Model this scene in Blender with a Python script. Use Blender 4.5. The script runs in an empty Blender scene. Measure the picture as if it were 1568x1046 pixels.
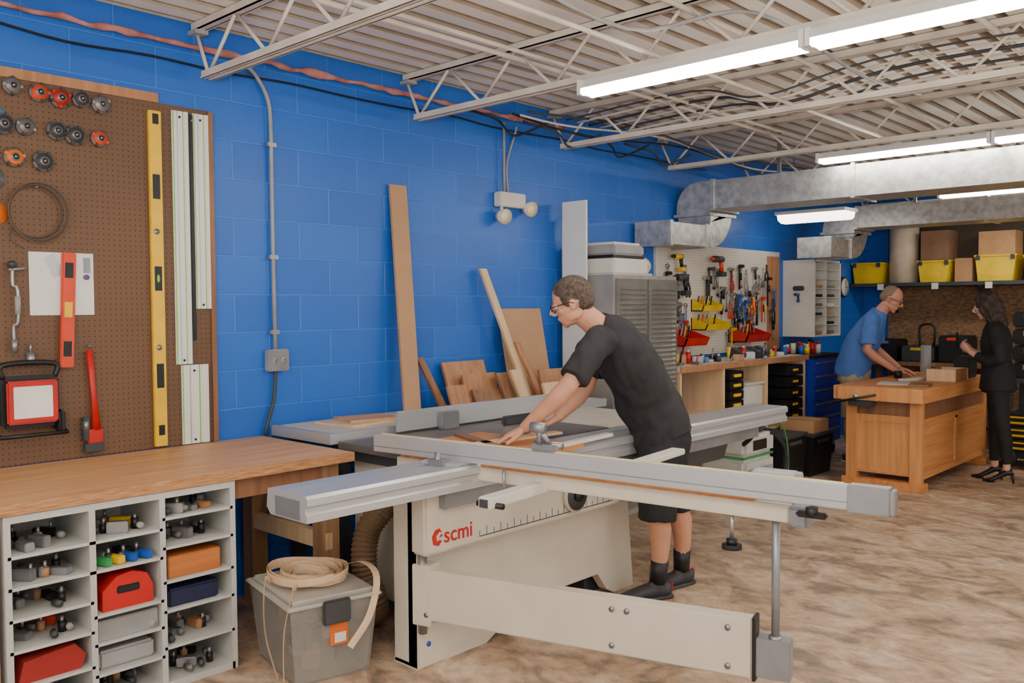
import bpy, bmesh, math, random
from mathutils import Vector, Matrix, noise
random.seed(7)
V=Vector
SC=bpy.context.scene
pi=math.pi
# ------------------------------------------------------------ materials
def lin(c):
    r=[]
    for x in c[:3]:
        x/=255.0
        r.append(x/12.92 if x<=0.04045 else ((x+0.055)/1.055)**2.4)
    return (r[0],r[1],r[2],1)
MC={}
def mat(name,c,rough=0.6,metal=0.0,var=0.12,scale=6.0,bump=0.0,bs=60.0,emis=0.0,alpha=1.0,stretch=None,c2=None,trans=0.0,spec=None):
    if name in MC: return MC[name]
    m=bpy.data.materials.new(name); m.use_nodes=True
    nt=m.node_tree; b=nt.nodes['Principled BSDF']
    b.inputs['Roughness'].default_value=rough; b.inputs['Metallic'].default_value=metal
    if spec is not None: b.inputs['Specular IOR Level'].default_value=spec
    tc=nt.nodes.new('ShaderNodeTexCoord'); mp=nt.nodes.new('ShaderNodeMapping')
    nt.links.new(tc.outputs['Object'],mp.inputs[0])
    if stretch: mp.inputs['Scale'].default_value=stretch
    n=nt.nodes.new('ShaderNodeTexNoise'); n.inputs['Scale'].default_value=scale; n.inputs['Detail'].default_value=4
    nt.links.new(mp.outputs[0],n.inputs['Vector'])
    cr=nt.nodes.new('ShaderNodeValToRGB')
    a=lin(c)
    if c2: e=lin(c2)
    else: e=tuple(min(1,x*(1+var)) for x in a[:3])+(1,); a=tuple(x*(1-var) for x in a[:3])+(1,)
    cr.color_ramp.elements[0].position=0.32; cr.color_ramp.elements[1].position=0.68
    cr.color_ramp.elements[0].color=a; cr.color_ramp.elements[1].color=e
    nt.links.new(n.outputs[0],cr.inputs[0]); nt.links.new(cr.outputs[0],b.inputs['Base Color'])
    if bump>0:
        n2=nt.nodes.new('ShaderNodeTexNoise'); n2.inputs['Scale'].default_value=bs; n2.inputs['Detail'].default_value=3
        nt.links.new(mp.outputs[0],n2.inputs['Vector'])
        bp=nt.nodes.new('ShaderNodeBump'); bp.inputs['Strength'].default_value=bump; bp.inputs['Distance'].default_value=0.01
        nt.links.new(n2.outputs[0],bp.inputs['Height']); nt.links.new(bp.outputs[0],b.inputs['Normal'])
    if emis>0:
        b.inputs['Emission Color'].default_value=lin(c); b.inputs['Emission Strength'].default_value=emis
    if trans>0: b.inputs['Transmission Weight'].default_value=trans
    b.inputs['Alpha'].default_value=alpha
    MC[name]=m
    return m
def wood(name,c1,c2,axis='Y',rough=0.5,sc=3.0):
    st={'X':(0.6,9,9),'Y':(9,0.6,9),'Z':(9,9,0.6)}[axis]
    return mat(name,c1,rough,scale=sc,c2=c2,stretch=st,bump=0.05,bs=8)
def block_wall(name,c1,c2,mort,ax):
    m=bpy.data.materials.new(name); m.use_nodes=True; nt=m.node_tree; b=nt.nodes['Principled BSDF']
    g=nt.nodes.new('ShaderNodeNewGeometry'); sp=nt.nodes.new('ShaderNodeSeparateXYZ'); cb=nt.nodes.new('ShaderNodeCombineXYZ')
    nt.links.new(g.outputs['Position'],sp.inputs[0])
    nt.links.new(sp.outputs[ax],cb.inputs[0]); nt.links.new(sp.outputs[2],cb.inputs[1])
    br=nt.nodes.new('ShaderNodeTexBrick'); nt.links.new(cb.outputs[0],br.inputs['Vector'])
    br.inputs['Scale'].default_value=1; br.inputs['Brick Width'].default_value=0.4064; br.inputs['Row Height'].default_value=0.2032
    br.inputs['Mortar Size'].default_value=0.005; br.inputs['Mortar Smooth'].default_value=0.4
    br.inputs['Color1'].default_value=lin(c1); br.inputs['Color2'].default_value=lin(c2); br.inputs['Mortar'].default_value=lin(mort)
    n=nt.nodes.new('ShaderNodeTexNoise'); n.inputs['Scale'].default_value=1.6; n.inputs['Detail'].default_value=5; nt.links.new(g.outputs['Position'],n.inputs['Vector'])
    mx=nt.nodes.new('ShaderNodeMixRGB'); mx.blend_type='MULTIPLY'; mx.inputs[0].default_value=0.25
    nt.links.new(br.outputs['Color'],mx.inputs[1])
    rp=nt.nodes.new('ShaderNodeValToRGB'); rp.color_ramp.elements[0].color=(0.6,0.6,0.65,1); rp.color_ramp.elements[1].color=(1.3,1.3,1.3,1)
    nt.links.new(n.outputs[0],rp.inputs[0]); nt.links.new(rp.outputs[0],mx.inputs[2]); nt.links.new(mx.outputs[0],b.inputs['Base Color'])
    b.inputs['Roughness'].default_value=0.4
    n2=nt.nodes.new('ShaderNodeTexNoise'); n2.inputs['Scale'].default_value=70; nt.links.new(g.outputs['Position'],n2.inputs['Vector'])
    mt=nt.nodes.new('ShaderNodeMath'); mt.operation='MULTIPLY_ADD'; mt.inputs[1].default_value=-1.2
    nt.links.new(br.outputs['Fac'],mt.inputs[0]); 
    m2=nt.nodes.new('ShaderNodeMath'); m2.operation='MULTIPLY'; m2.inputs[1].default_value=0.35; nt.links.new(n2.outputs[0],m2.inputs[0]); nt.links.new(m2.outputs[0],mt.inputs[2])
    bp=nt.nodes.new('ShaderNodeBump'); bp.inputs['Strength'].default_value=0.5; bp.inputs['Distance'].default_value=0.006
    nt.links.new(mt.outputs[0],bp.inputs['Height']); nt.links.new(bp.outputs[0],b.inputs['Normal'])
    return m
def peg_mat(name,c,hole,pitch=0.0254):
    m=bpy.data.materials.new(name); m.use_nodes=True; nt=m.node_tree; b=nt.nodes['Principled BSDF']
    g=nt.nodes.new('ShaderNodeNewGeometry'); sp=nt.nodes.new('ShaderNodeSeparateXYZ'); nt.links.new(g.outputs['Position'],sp.inputs[0])
    def tri(o):
        a=nt.nodes.new('ShaderNodeMath'); a.operation='PINGPONG'; a.inputs[1].default_value=pitch/2; nt.links.new(sp.outputs[o],a.inputs[0])
        q=nt.nodes.new('ShaderNodeMath'); q.operation='POWER'; q.inputs[1].default_value=2; nt.links.new(a.outputs[0],q.inputs[0]); return q
    s=nt.nodes.new('ShaderNodeMath'); s.operation='ADD'; nt.links.new(tri(1).outputs[0],s.inputs[0]); nt.links.new(tri(2).outputs[0],s.inputs[1])
    l=nt.nodes.new('ShaderNodeMath'); l.operation='LESS_THAN'; l.inputs[1].default_value=0.003**2; nt.links.new(s.outputs[0],l.inputs[0])
    n=nt.nodes.new('ShaderNodeTexNoise'); n.inputs['Scale'].default_value=2.5; nt.links.new(g.outputs['Position'],n.inputs['Vector'])
    r=nt.nodes.new('ShaderNodeValToRGB'); r.color_ramp.elements[0].color=tuple(x*0.8 for x in lin(c)[:3])+(1,); r.color_ramp.elements[1].color=tuple(x*1.2 for x in lin(c)[:3])+(1,)
    nt.links.new(n.outputs[0],r.inputs[0])
    mx=nt.nodes.new('ShaderNodeMixRGB'); nt.links.new(l.outputs[0],mx.inputs[0]); nt.links.new(r.outputs[0],mx.inputs[1]); mx.inputs[2].default_value=lin(hole)
    nt.links.new(mx.outputs[0],b.inputs['Base Color']); b.inputs['Roughness'].default_value=0.6
    return m
def floor_mat():
    m=bpy.data.materials.new('concrete_floor'); m.use_nodes=True; nt=m.node_tree; b=nt.nodes['Principled BSDF']
    g=nt.nodes.new('ShaderNodeNewGeometry')
    mp=nt.nodes.new('ShaderNodeMapping'); nt.links.new(g.outputs['Position'],mp.inputs[0]); mp.inputs['Scale'].default_value=(1.0,1.4,1); mp.inputs['Rotation'].default_value=(0,0,0.5)
    n=nt.nodes.new('ShaderNodeTexNoise'); n.inputs['Scale'].default_value=3.4; n.inputs['Detail'].default_value=9; n.inputs['Roughness'].default_value=0.62; n.inputs['Distortion'].default_value=0.9
    nt.links.new(mp.outputs[0],n.inputs['Vector'])
    r=nt.nodes.new('ShaderNodeValToRGB'); e=r.color_ramp.elements; e[0].position=0.37; e[0].color=lin((134,118,104)); e[1].position=0.64; e[1].color=lin((212,190,166))
    k=e.new(0.50); k.color=lin((186,156,128))
    nt.links.new(n.outputs[0],r.inputs[0])
    n2=nt.nodes.new('ShaderNodeTexNoise'); n2.inputs['Scale'].default_value=13; n2.inputs['Detail'].default_value=8; n2.inputs['Roughness'].default_value=0.7; nt.links.new(mp.outputs[0],n2.inputs['Vector'])
    r2=nt.nodes.new('ShaderNodeValToRGB'); r2.color_ramp.elements[0].position=0.40; r2.color_ramp.elements[0].color=(0.66,0.66,0.67,1); r2.color_ramp.elements[1].position=0.56; r2.color_ramp.elements[1].color=(1.06,1.04,1.01,1)
    nt.links.new(n2.outputs[0],r2.inputs[0])
    mx=nt.nodes.new('ShaderNodeMixRGB'); mx.blend_type='MULTIPLY'; mx.inputs[0].default_value=0.8; nt.links.new(r.outputs[0],mx.inputs[1]); nt.links.new(r2.outputs[0],mx.inputs[2])
    nt.links.new(mx.outputs[0],b.inputs['Base Color'])
    b.inputs['Roughness'].default_value=0.42
    bp=nt.nodes.new('ShaderNodeBump'); bp.inputs['Strength'].default_value=0.12; nt.links.new(n2.outputs[0],bp.inputs['Height']); nt.links.new(bp.outputs[0],b.inputs['Normal'])
    return m
white=mat('white_paint',(220,215,206),0.5,var=0.05); cream=mat('saw_cream_enamel',(210,201,184),0.4,var=0.04)
greyp=mat('grey_paint',(156,156,156),0.45); dgrey=mat('dark_grey',(60,62,66),0.5); black=mat('black_plastic',(22,22,24),0.45)
alu=mat('aluminium',(192,194,197),0.34,0.45,var=0.04,stretch=(30,1,30)); alud=mat('aluminium_dark',(146,149,154),0.4,0.55)
steel=mat('steel',(156,156,158),0.35,0.7); iron=mat('cast_iron',(122,116,112),0.5,0.4)
galv=mat('galvanised',(186,186,182),0.38,0.5,var=0.25,scale=18)
red=mat('red_plastic',(190,28,22),0.4); redl=mat('red_orange',(215,62,28),0.4); yel=mat('yellow_paint',(236,190,20),0.42); yelp=mat('yellow_plastic',(222,188,30),0.45)
grn=mat('green_stripe',(120,200,60),0.4); wht=mat('white_gloss',(230,230,226),0.35,var=0.03); jointwh=mat('joist_white',(214,204,190),0.5,var=0.12)
ply=wood('plywood_top',(218,170,122),(194,142,96),'Y'); plyedge=wood('plywood_edge',(150,98,60),(198,150,104),'Y',sc=20)
mdf=mat('mdf',(186,146,110),0.7,var=0.06); birch=wood('birch_board',(230,198,158),(214,178,134),'Z'); oak=wood('oak_board',(184,134,94),(160,108,72),'Z')
walnut=wood('brown_board',(152,108,76),(124,84,58),'Z'); bfurn=wood('bench_wood',(216,150,90),(192,122,66),'Y'); bfurnz=wood('bench_wood_v',(218,156,98),(196,132,76),'Z')
osb=mat('osb',(104,76,52),0.8,c2=(156,118,82),scale=22,stretch=(1,1,2)); rub=mat('rubber',(28,28,30),0.7)
kraft=mat('cardboard',(176,134,94),0.8); clear=mat('clear_plastic',(200,205,205),0.2,alpha=0.45,var=0.03)
blu=mat('blue_enamel',(30,52,172),0.35); bluep=mat('blue_plastic',(30,90,180),0.4); orng=mat('orange_plastic',(230,110,30),0.4)
pinkins=mat('pink_insulation',(204,146,144),0.95,scale=9,bump=0.6,bs=30,c2=(150,84,78)); hosem=mat('tan_hose',(110,86,62),0.6)
grnp=mat('green_plastic',(60,150,80),0.4)
# ------------------------------------------------------------ mesh builder
class M:
    def __init__(s,name): s.name=name; s.bm=bmesh.new(); s.ms=[]
    def mi(s,m):
        if m not in s.ms: s.ms.append(m)
        return s.ms.index(m)
    def absorb(s,src,m,smooth=False,xf=None):
        i=s.mi(m)
        if isinstance(src,bpy.types.Mesh):
            vs=[s.bm.verts.new(xf@v.co if xf else v.co) for v in src.vertices]
            for p in src.polygons:
                try: f=s.bm.faces.new([vs[k] for k in p.vertices]); f.material_index=i; f.smooth=smooth
                except ValueError: pass
            return
        src.verts.index_update()
        vs=[s.bm.verts.new(xf@v.co if xf else v.co) for v in src.verts]
        for p in src.faces:
            f=s.bm.faces.new([vs[v.index] for v in p.verts]); f.material_index=i; f.smooth=smooth
        src.free()
    def box(s,p0,p1,m,bev=0.0,rot=None,piv=None):
        p0=V(p0);p1=V(p1); c=(p0+p1)/2; d=p1-p0
        b=bmesh.new(); bmesh.ops.create_cube(b,size=1)
        bmesh.ops.scale(b,vec=d,verts=b.verts)
        if bev>0: bmesh.ops.bevel(b,geom=b.edges[:],offset=min(bev,0.45*min(abs(x) for x in d)),segments=2,affect='EDGES')
        T=Matrix.Translation(c)
        if rot is not None:
            q=V(piv) if piv is not None else c
            T=Matrix.Translation(q)@rot.to_4x4()@Matrix.Translation(-q)@T
        s.absorb(b,m,False,T)
        return s
    def cyl(s,p,q,r,m,seg=16,r2=None,smooth=True):
        p=V(p);q=V(q); return s.sweep([p,q],[r,r if r2 is None else r2],m,seg=seg,smooth=smooth)
    def ell(s,c,r,m,rot=None,seg=16,smooth=True):
        if not hasattr(r,'__len__'): r=(r,r,r)
        b=bmesh.new(); bmesh.ops.create_uvsphere(b,u_segments=seg,v_segments=max(6,seg*2//3),radius=1)
        T=Matrix.Translation(V(c))@(rot.to_4x4() if rot is not None else Matrix())@Matrix.Diagonal((r[0],r[1],r[2],1))
        s.absorb(b,m,smooth,T); return s
    def sweep(s,pts,rads,m,side=None,seg=12,smooth=True,caps=True,closed=False):
        pts=[V(p) for p in pts]; n=len(pts)
        if not hasattr(rads,'__len__'): rads=[rads]*n
        b=bmesh.new(); rings=[]; prev=None
        for i,p in enumerate(pts):
            if closed: t=(pts[(i+1)%n]-pts[i-1])
            elif i==0: t=pts[1]-pts[0]
            elif i==n-1: t=pts[-1]-pts[-2]
            else: t=(pts[i+1]-p).normalized()+(p-pts[i-1]).normalized()
            if t.length<1e-9: t=V((0,0,1))
            t.normalize()
            if side is not None: a=V(side)
            elif prev is not None: a=prev
            else: a=V((0,0,1)) if abs(t.z)<0.9 else V((1,0,0))
            a=(a-t*a.dot(t)).normalized(); prev=a; c=t.cross(a)
            r=rads[i]; ra,rb=(r if hasattr(r,'__len__') else (r,r))
            rings.append([b.verts.new(p+a*ra*math.cos(2*pi*k/seg)+c*rb*math.sin(2*pi*k/seg)) for k in range(seg)])
        for i in range(n-1+(1 if closed else 0)):
            A=rings[i];B=rings[(i+1)%n]
            for k in range(seg): b.faces.new([A[k],A[(k+1)%seg],B[(k+1)%seg],B[k]])
        if caps and not closed:
            b.faces.new(rings[0][::-1]); b.faces.new(rings[-1])
        s.absorb(b,m,smooth); return s
    def prism(s,poly,axis,a,b_,m):
        def P(u,v,w): return {'X':(w,u,v),'Y':(u,w,v),'Z':(u,v,w)}[axis]
        b=bmesh.new(); A=[b.verts.new(P(u,v,a)) for u,v in poly]; B=[b.verts.new(P(u,v,b_)) for u,v in poly]
        b.faces.new(A); b.faces.new(B[::-1]); n=len(poly)
        for k in range(n): b.faces.new([A[k],B[k],B[(k+1)%n],A[(k+1)%n]])
        s.absorb(b,m); return s
    def done(s,xf=None,parent=None):
        bmesh.ops.recalc_face_normals(s.bm,faces=s.bm.faces)
        if xf is not None: bmesh.ops.transform(s.bm,matrix=xf,verts=s.bm.verts)
        xs=[v.co for v in s.bm.verts]
        lo=V((min(v.x for v in xs),min(v.y for v in xs),min(v.z for v in xs))); hi=V((max(v.x for v in xs),max(v.y for v in xs),max(v.z for v in xs)))
        o=V(((lo.x+hi.x)/2,(lo.y+hi.y)/2,lo.z))
        bmesh.ops.translate(s.bm,vec=-o,verts=s.bm.verts)
        me=bpy.data.meshes.new(s.name); s.bm.to_mesh(me); s.bm.free()
        for m in s.ms: me.materials.append(m)
        ob=bpy.data.objects.new(s.name,me); ob.location=o; SC.collection.objects.link(ob)
        if parent: ob.parent=parent
        return ob
def RZ(a): return Matrix.Rotation(math.radians(a),3,'Z')
def RX(a): return Matrix.Rotation(math.radians(a),3,'X')
def RY(a): return Matrix.Rotation(math.radians(a),3,'Y')
def arc(cx,cy,r,a0,a1,n=8): return [(cx+r*math.cos(math.radians(a0+(a1-a0)*i/n)),cy+r*math.sin(math.radians(a0+(a1-a0)*i/n))) for i in range(n+1)]
def smoothpts(pts,k=6):
    pts=[V(p) for p in pts]; o=[]
    for i in range(len(pts)-1):
        p0=pts[max(0,i-1)];p1=pts[i];p2=pts[i+1];p3=pts[min(len(pts)-1,i+2)]
        for j in range(k):
            t=j/k; o.append(0.5*((2*p1)+(p2-p0)*t+(2*p0-5*p1+4*p2-p3)*t*t+(3*p1-p0-3*p2+p3)*t**3))
    o.append(pts[-1]); return o
# ------------------------------------------------------------ room shell
M('floor').box((-0.2,-3.5,-0.1),(8,11.2,0),floor_mat()).done()
M('wall_left').box((-0.2,-3.5,0),(0,11.2,3.05),block_wall('blue_block',(36,106,204),(32,98,194),(54,122,214),1)).done()
M('wall_back').box((0,11,0),(8,11.2,3.05),block_wall('blue_block_back',(36,102,196),(32,96,188),(48,114,206),0)).done()
dk=mat('deck_white',(243,238,228),0.5,var=0.04,scale=3); dkr=mat('deck_recess_shade',(120,100,80),0.8,var=0.3,scale=5); dks=mat('deck_rib_side_shade',(178,162,142),0.7,var=0.1)  # shade between the flutes is painted into the recess and rib-side browns
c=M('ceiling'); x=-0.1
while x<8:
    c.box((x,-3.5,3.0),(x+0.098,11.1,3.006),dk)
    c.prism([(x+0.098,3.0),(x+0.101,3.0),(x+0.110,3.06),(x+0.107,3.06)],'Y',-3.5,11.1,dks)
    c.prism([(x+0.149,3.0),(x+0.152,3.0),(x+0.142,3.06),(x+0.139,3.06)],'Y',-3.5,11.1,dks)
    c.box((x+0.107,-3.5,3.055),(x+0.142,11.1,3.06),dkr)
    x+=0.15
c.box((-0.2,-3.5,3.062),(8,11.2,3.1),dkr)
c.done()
JY=[-0.6,0.83,2.24,3.63,5.03,6.45,7.85,9.25,10.6]
for y in JY:
    j=M('steel_bar_joist')
    for dy in (-0.022,0.006):
        j.box((-0.0+0.01,y+dy,2.955),(8,y+dy+0.016+0.01,2.962),jointwh); j.box((0.01,y+(-0.022 if dy<0 else 0.016),2.955),(8,y+(-0.016 if dy<0 else 0.022),2.995),jointwh)
        j.box((0.12,y+dy*1.6,2.70),(8,y+dy*1.6+0.026,2.706),jointwh); j.box((0.12,y+(-0.03 if dy<0 else 0.024),2.70),(8,y+(-0.024 if dy<0 else 0.03),2.735),jointwh)
    x=0.14; up=False
    pts=[(0.02,y,2.965)]
    while x<7.9:
        pts.append((x,y,2.965 if up else 2.72)); up=not up; x+=0.27
    for a,b in zip(pts,pts[1:]): j.cyl(a,b,0.0095,jointwh,seg=8)
    j.box((0.0,y-0.035,2.935),(0.08,y+0.035,2.955),greyp)
    j.done()
cd=M('ceiling_conduit_run')
for (xx,zz,r,mm) in [(1.9,2.74,0.012,jointwh),(2.05,2.93,0.014,jointwh),(3.9,2.74,0.012,jointwh),(3.0,2.93,0.016,jointwh),(1.0,2.9,0.015,jointwh),(1.1,2.9,0.012,jointwh),(4.7,2.92,0.014,jointwh)]:
    cd.cyl((xx,-3,zz),(xx,11,zz),r,mm,seg=8)
cd.done()
cd=M('ceiling_cable_bundle')
for k in range(3):
    pts=[(0.30+0.05*k,y+0.02*k,2.82+0.04*math.sin(y*2.2+k)+0.02*k) for y in [4.3+i*0.35 for i in range(18)]]
    cd.sweep(smoothpts(pts,3),0.008,[black,jointwh,dgrey][k],seg=6)
for k in range(6):
    y=4.85+0.13*k
    cd.sweep(smoothpts([(0.3,y,2.86),(1.3,y+0.05,2.9),(1.8,y,2.78),(2.6,y+0.1,2.9),(4.5,y+0.3,2.88)],6),0.006+0.002*(k%3),jointwh if k%2 else dgrey,seg=6)
cd.sweep(smoothpts([(1.9,2.3,2.9),(2.0,3.2,2.76),(2.3,3.8,2.9),(2.4,4.8,2.78),(2.3,6,2.9)],6),0.010,greyp,seg=6)
for k in range(4): cd.sweep(smoothpts([(0.12,4.0+0.6*k,2.84),(0.30,4.15+0.6*k,2.76),(0.22,4.4+0.6*k,2.70),(0.35,4.6+0.6*k,2.80)],5),0.008,dgrey if k%2 else black,seg=6)
for k in range(5): cd.sweep(smoothpts([(1.2,1.6+0.05*k,2.92),(2.1,2.6+0.04*k,2.93),(3.0,2.9+0.03*k,2.92),(3.9,3.0+0.05*k,2.93)],6),0.006,[jointwh,white,greyp,jointwh,mat('yellow_wire',(214,190,110),0.5)][k],seg=6)
cd.done()
ins=M('pink_insulation_strip')
pts=[(0.045,i*0.06-3.4,2.872+0.014*noise.noise(V((i*0.5,0,0)))) for i in range(143)]
ins.sweep(pts,[(0.010+0.034*abs(noise.noise(V((i*0.9,3,0)))),0.012+0.03*abs(noise.noise(V((i*0.8,7,0))))) for i in range(143)],pinkins,side=(0,0,1),seg=8)
ins.done()
wc=M('black_cable'); wc.sweep(smoothpts([(0.02,-3.2+i*0.4,2.79+0.035*noise.noise(V((i*1.3,9,0)))) for i in range(27)],4),0.006,black,seg=6).done()
# fluorescent fixtures
tube=mat('fluorescent_tube',(255,250,240),0.4,emis=34.0,var=0)
def strip(x0,y,n=2,zc=2.69):
    for k in range(n):
        f=M('fluorescent_strip_light'); a=x0+1.2*k
        f.prism([(y-0.03,zc),(y+0.03,zc),(y+0.06,zc-0.045),(y-0.06,zc-0.045)],'X',a,a+1.19,wht)
        f.box((a-0.002,y-0.06,zc-0.075),(a+0.02,y+0.06,zc-0.001),wht); f.box((a+1.17,y-0.06,zc-0.075),(a+1.192,y+0.06,zc-0.001),wht)
        for dy in (-0.035,0.035): f.cyl((a+0.02,y+dy,zc-0.062),(a+1.17,y+dy,zc-0.062),0.016,tube,seg=12)
        f.done()
strip(1.47,3.58,3); strip(1.40,6.52,3); strip(1.33,9.5,3); strip(1.5,0.78,3); strip(1.5,-1.6,3)
strip(5.4,3.58,2); strip(5.4,0.78,2); strip(5.4,6.52,2)
f=M('wraparound_light'); f.prism([(8.05,2.42),(8.33,2.42),(8.31,2.37),(8.24,2.345),(8.14,2.345),(8.07,2.37)],'X',0.3,0.95,mat('diffuser',(255,248,235),0.4,emis=6,var=0))
f.box((0.28,8.04,2.42),(0.97,8.34,2.45),wht); f.cyl((0.4,8.2,2.44),(0.4,8.2,2.98),0.006,steel,seg=6); f.cyl((0.85,8.2,2.44),(0.85,8.2,2.98),0.006,steel,seg=6); f.done()
# ducts
def duct(y,zb,zt,x0,yo,name,zl):
    d=M(name); w=0.42
    d.box((x0,y,zb),(8,y+w,zt),galv)
    x=x0
    while x<8:
        d.box((x,y-0.012,zb-0.012),(x+0.03,y+w+0.012,zt+0.012),galv); x+=1.2
    d.prism([(x0+0.02,zb),(x0+0.02,zt)]+arc(x0-0.12,zt-0.22,0.22,90,180)+[(x0-0.34,zb-0.03),(x0-0.03,zb-0.03)],'Y',y,y+w,galv)
    d.box((x0-0.36,y-0.015,zb-0.05),(x0+0.0,y+w+0.015,zb-0.025),galv)
    d.prism([(yo,zl)]+arc(y+0.04,zl+0.36,0.36,-90,0)+[(y+0.40,zb-0.03),(y+0.03,zb-0.03)]+arc(y-0.02,zl+0.23,0.05,0,-90,4)+[(yo,zl+0.18)],'X',x0-0.34,x0-0.02,galv)
    d.box((x0-0.355,y-0.06,zl-0.014),(x0-0.005,y-0.03,zl+0.194),galv)
    d.box((x0-0.355,yo-0.01,zl-0.012),(x0-0.005,yo+0.03,zl+0.192),galv); d.box((x0-0.34,yo-0.012,zl+0.003),(x0-0.02,yo-0.009,zl+0.177),galv)
    d.box((x0+0.5,y+w/2-0.01,zt),(x0+0.53,y+w/2+0.01,2.99),steel); d.box((x0+2.6,y+w/2-0.01,zt),(x0+2.63,y+w/2+0.01,2.99),steel)
    d.done()
duct(6.68,2.37,2.61,0.38,6.08,'galvanised_duct',2.05)
duct(9.0,2.33,2.54,0.68,8.45,'galvanised_duct',2.03)
# ------------------------------------------------------------ left pegboard wall
pb=M('brown_pegboard'); pb.box((0.002,0.2,0.86),(0.022,2.31,2.565),peg_mat('brown_peg',(104,76,54),(34,24,18)))
pb.box((0.002,0.2,2.565),(0.03,2.03,2.61),oak); pb.box((0.022,2.29,0.86),(0.034,2.315,2.56),walnut); pb.done()
def guide(y0,y1,z0,z1):
    g=M('track_saw_guide_rail'); x=0.024
    g.box((x,y0,z0),(x+0.008,y1,z1),wht)
    w=y1-y0
    g.box((x+0.008,y0+0.004,z0),(x+0.0095,y0+0.009,z1),grn); g.box((x+0.008,y0+w*0.62,z0),(x+0.0095,y0+w*0.66,z1),grn)
    g.box((x+0.008,y0+w*0.28,z0),(x+0.012,y0+w*0.31,z1),alu); g.box((x+0.008,y0+w*0.72,z0),(x+0.014,y0+w*0.90,z1),wht)
    g.box((x+0.008,y1-0.004,z0),(x+0.0095,y1,z1),dgrey)
    for z in (z0+0.02,z1-0.03): g.cyl((x+0.008,y0+w*0.45,z),(x+0.011,y0+w*0.45,z),0.006,black,seg=10)
    g.done()
guide(2.095,2.185,1.27,2.54); guide(2.205,2.295,1.55,2.54); guide(2.12,2.27,0.862,1.265)
M('hanging_black_rail').box((0.024,2.186,1.39),(0.036,2.204,2.53),black).cyl((0.02,2.195,2.5),(0.05,2.195,2.5),0.004,steel).done()
lv=M('spirit_level'); lv.box((0.024,1.972,0.87),(0.046,2.035,2.52),yel,0.003)
for z in (1.22,1.70,2.15): 
    lv.box((0.0455,1.985,z-0.06),(0.048,2.022,z+0.06),black,0.006)
for z in (0.95,2.48): lv.box((0.0455,1.99,z-0.025),(0.048,2.02,z+0.025),black)
for z in (1.36,1.93): lv.cyl((0.0455,2.0,z),(0.049,2.0,z),0.014,steel); 
lv.ell((0.047,2.003,1.70),(0.006,0.008,0.02),grn); lv.done()
rb=M('router_bit_collection')
hub=[steel,redl,red,dgrey,steel,dgrey,steel,dgrey,dgrey,redl,orng,dgrey]
for k,(y,z) in enumerate([(1.37,2.53),(1.48,2.52),(1.57,2.51),(1.66,2.52),(1.75,2.51),(1.33,2.36),(1.42,2.36),(1.55,2.36),(1.63,2.35),(1.74,2.35),(1.37,2.22),(1.49,2.215),(1.26,2.5),(1.22,2.36)]):
    m=hub[k%12]; r=0.042+0.006*((k*7)%3)/2
    rb.cyl((0.024,y,z),(0.040,y,z),r*0.95,iron,seg=22); rb.cyl((0.026,y,z),(0.052,y,z),r*0.72,m,seg=22); rb.cyl((0.05,y,z),(0.056,y,z),r*0.42,steel,seg=16)
    rb.cyl((0.022,y,z),(0.064,y,z),0.006,steel,seg=8); rb.cyl((0.056,y,z),(0.058,y,z),0.012,black,seg=12)
    for q in range(4+k%3):
        a=2*pi*q/(4+k%3)+k
        rb.box((0.028,y-0.006,z+r*0.55),(0.05,y+0.008,z+r*0.98),m if q%2 else dgrey,0.002,rot=Matrix.Rotation(a,3,'X'),piv=(0.035,y,z))
rb.done()
dd=M('circular_saw_blade')
for y,z,r,m in [(1.285,2.37,0.07,mat('cyan',(60,150,170),0.4)),(1.28,2.12,0.055,steel),(1.29,1.97,0.05,orng)]:
    dd.cyl((0.024,y,z),(0.029,y,z),r,m,seg=28); dd.cyl((0.022,y,z),(0.034,y,z),0.014,steel)
dd.done()
co=M('wire_coil')
for k in range(5):
    R0=0.105+0.006*k
    co.sweep([(0.032+0.004*k,1.45+R0*math.cos(t*pi/16)+0.004*k,1.985+R0*1.05*math.sin(t*pi/16)) for t in range(32)],0.0022,dgrey if k%2 else hosem,seg=6,closed=True)
co.sweep(smoothpts([(0.04,1.36,1.92),(0.05,1.34,1.86),(0.04,1.40,1.82)]),0.002,dgrey,seg=6)
co.cyl((0.02,1.45,2.095),(0.07,1.45,2.095),0.004,steel); co.done()
M('framing_paper_sheet').box((0.023,1.42,1.525),(0.027,1.70,1.81),wht).box((0.027,1.50,1.70),(0.029,1.55,1.80),alu,rot=RX(25)).box((0.027,1.655,1.72),(0.030,1.685,1.79),alud).cyl((0.027,1.665,1.70),(0.04,1.665,1.70),0.012,mat('purple',(120,80,150),0.5)).done()
t=M('torpedo_level'); R1=RX(-2.5)
t.box((0.03,1.545,1.285),(0.052,1.605,1.81),redl,0.004,rot=R1)
for z in (1.37,1.55,1.73): t.box((0.051,1.557,z-0.035),(0.054,1.593,z+0.035),black if z!=1.55 else yel,0.005,rot=R1,piv=(0.04,1.575,1.55))
t.done()
w=M('pipe_wrench'); w.sweep([(0.045,1.665,1.36),(0.045,1.68,1.15),(0.045,1.69,0.98)],[(0.012,0.016),(0.01,0.014),(0.012,0.022)],red,side=(1,0,0))
w.box((0.03,1.645,0.925),(0.06,1.715,0.99),red,0.005); w.box((0.032,1.625,0.94),(0.058,1.655,1.05),dgrey,0.004); w.box((0.032,1.63,0.885),(0.058,1.72,0.925),dgrey,0.004)
w.cyl((0.045,1.64,0.99),(0.045,1.64,1.03),0.016,steel); w.cyl((0.02,1.664,1.38),(0.06,1.664,1.38),0.004,steel); w.done()
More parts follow.
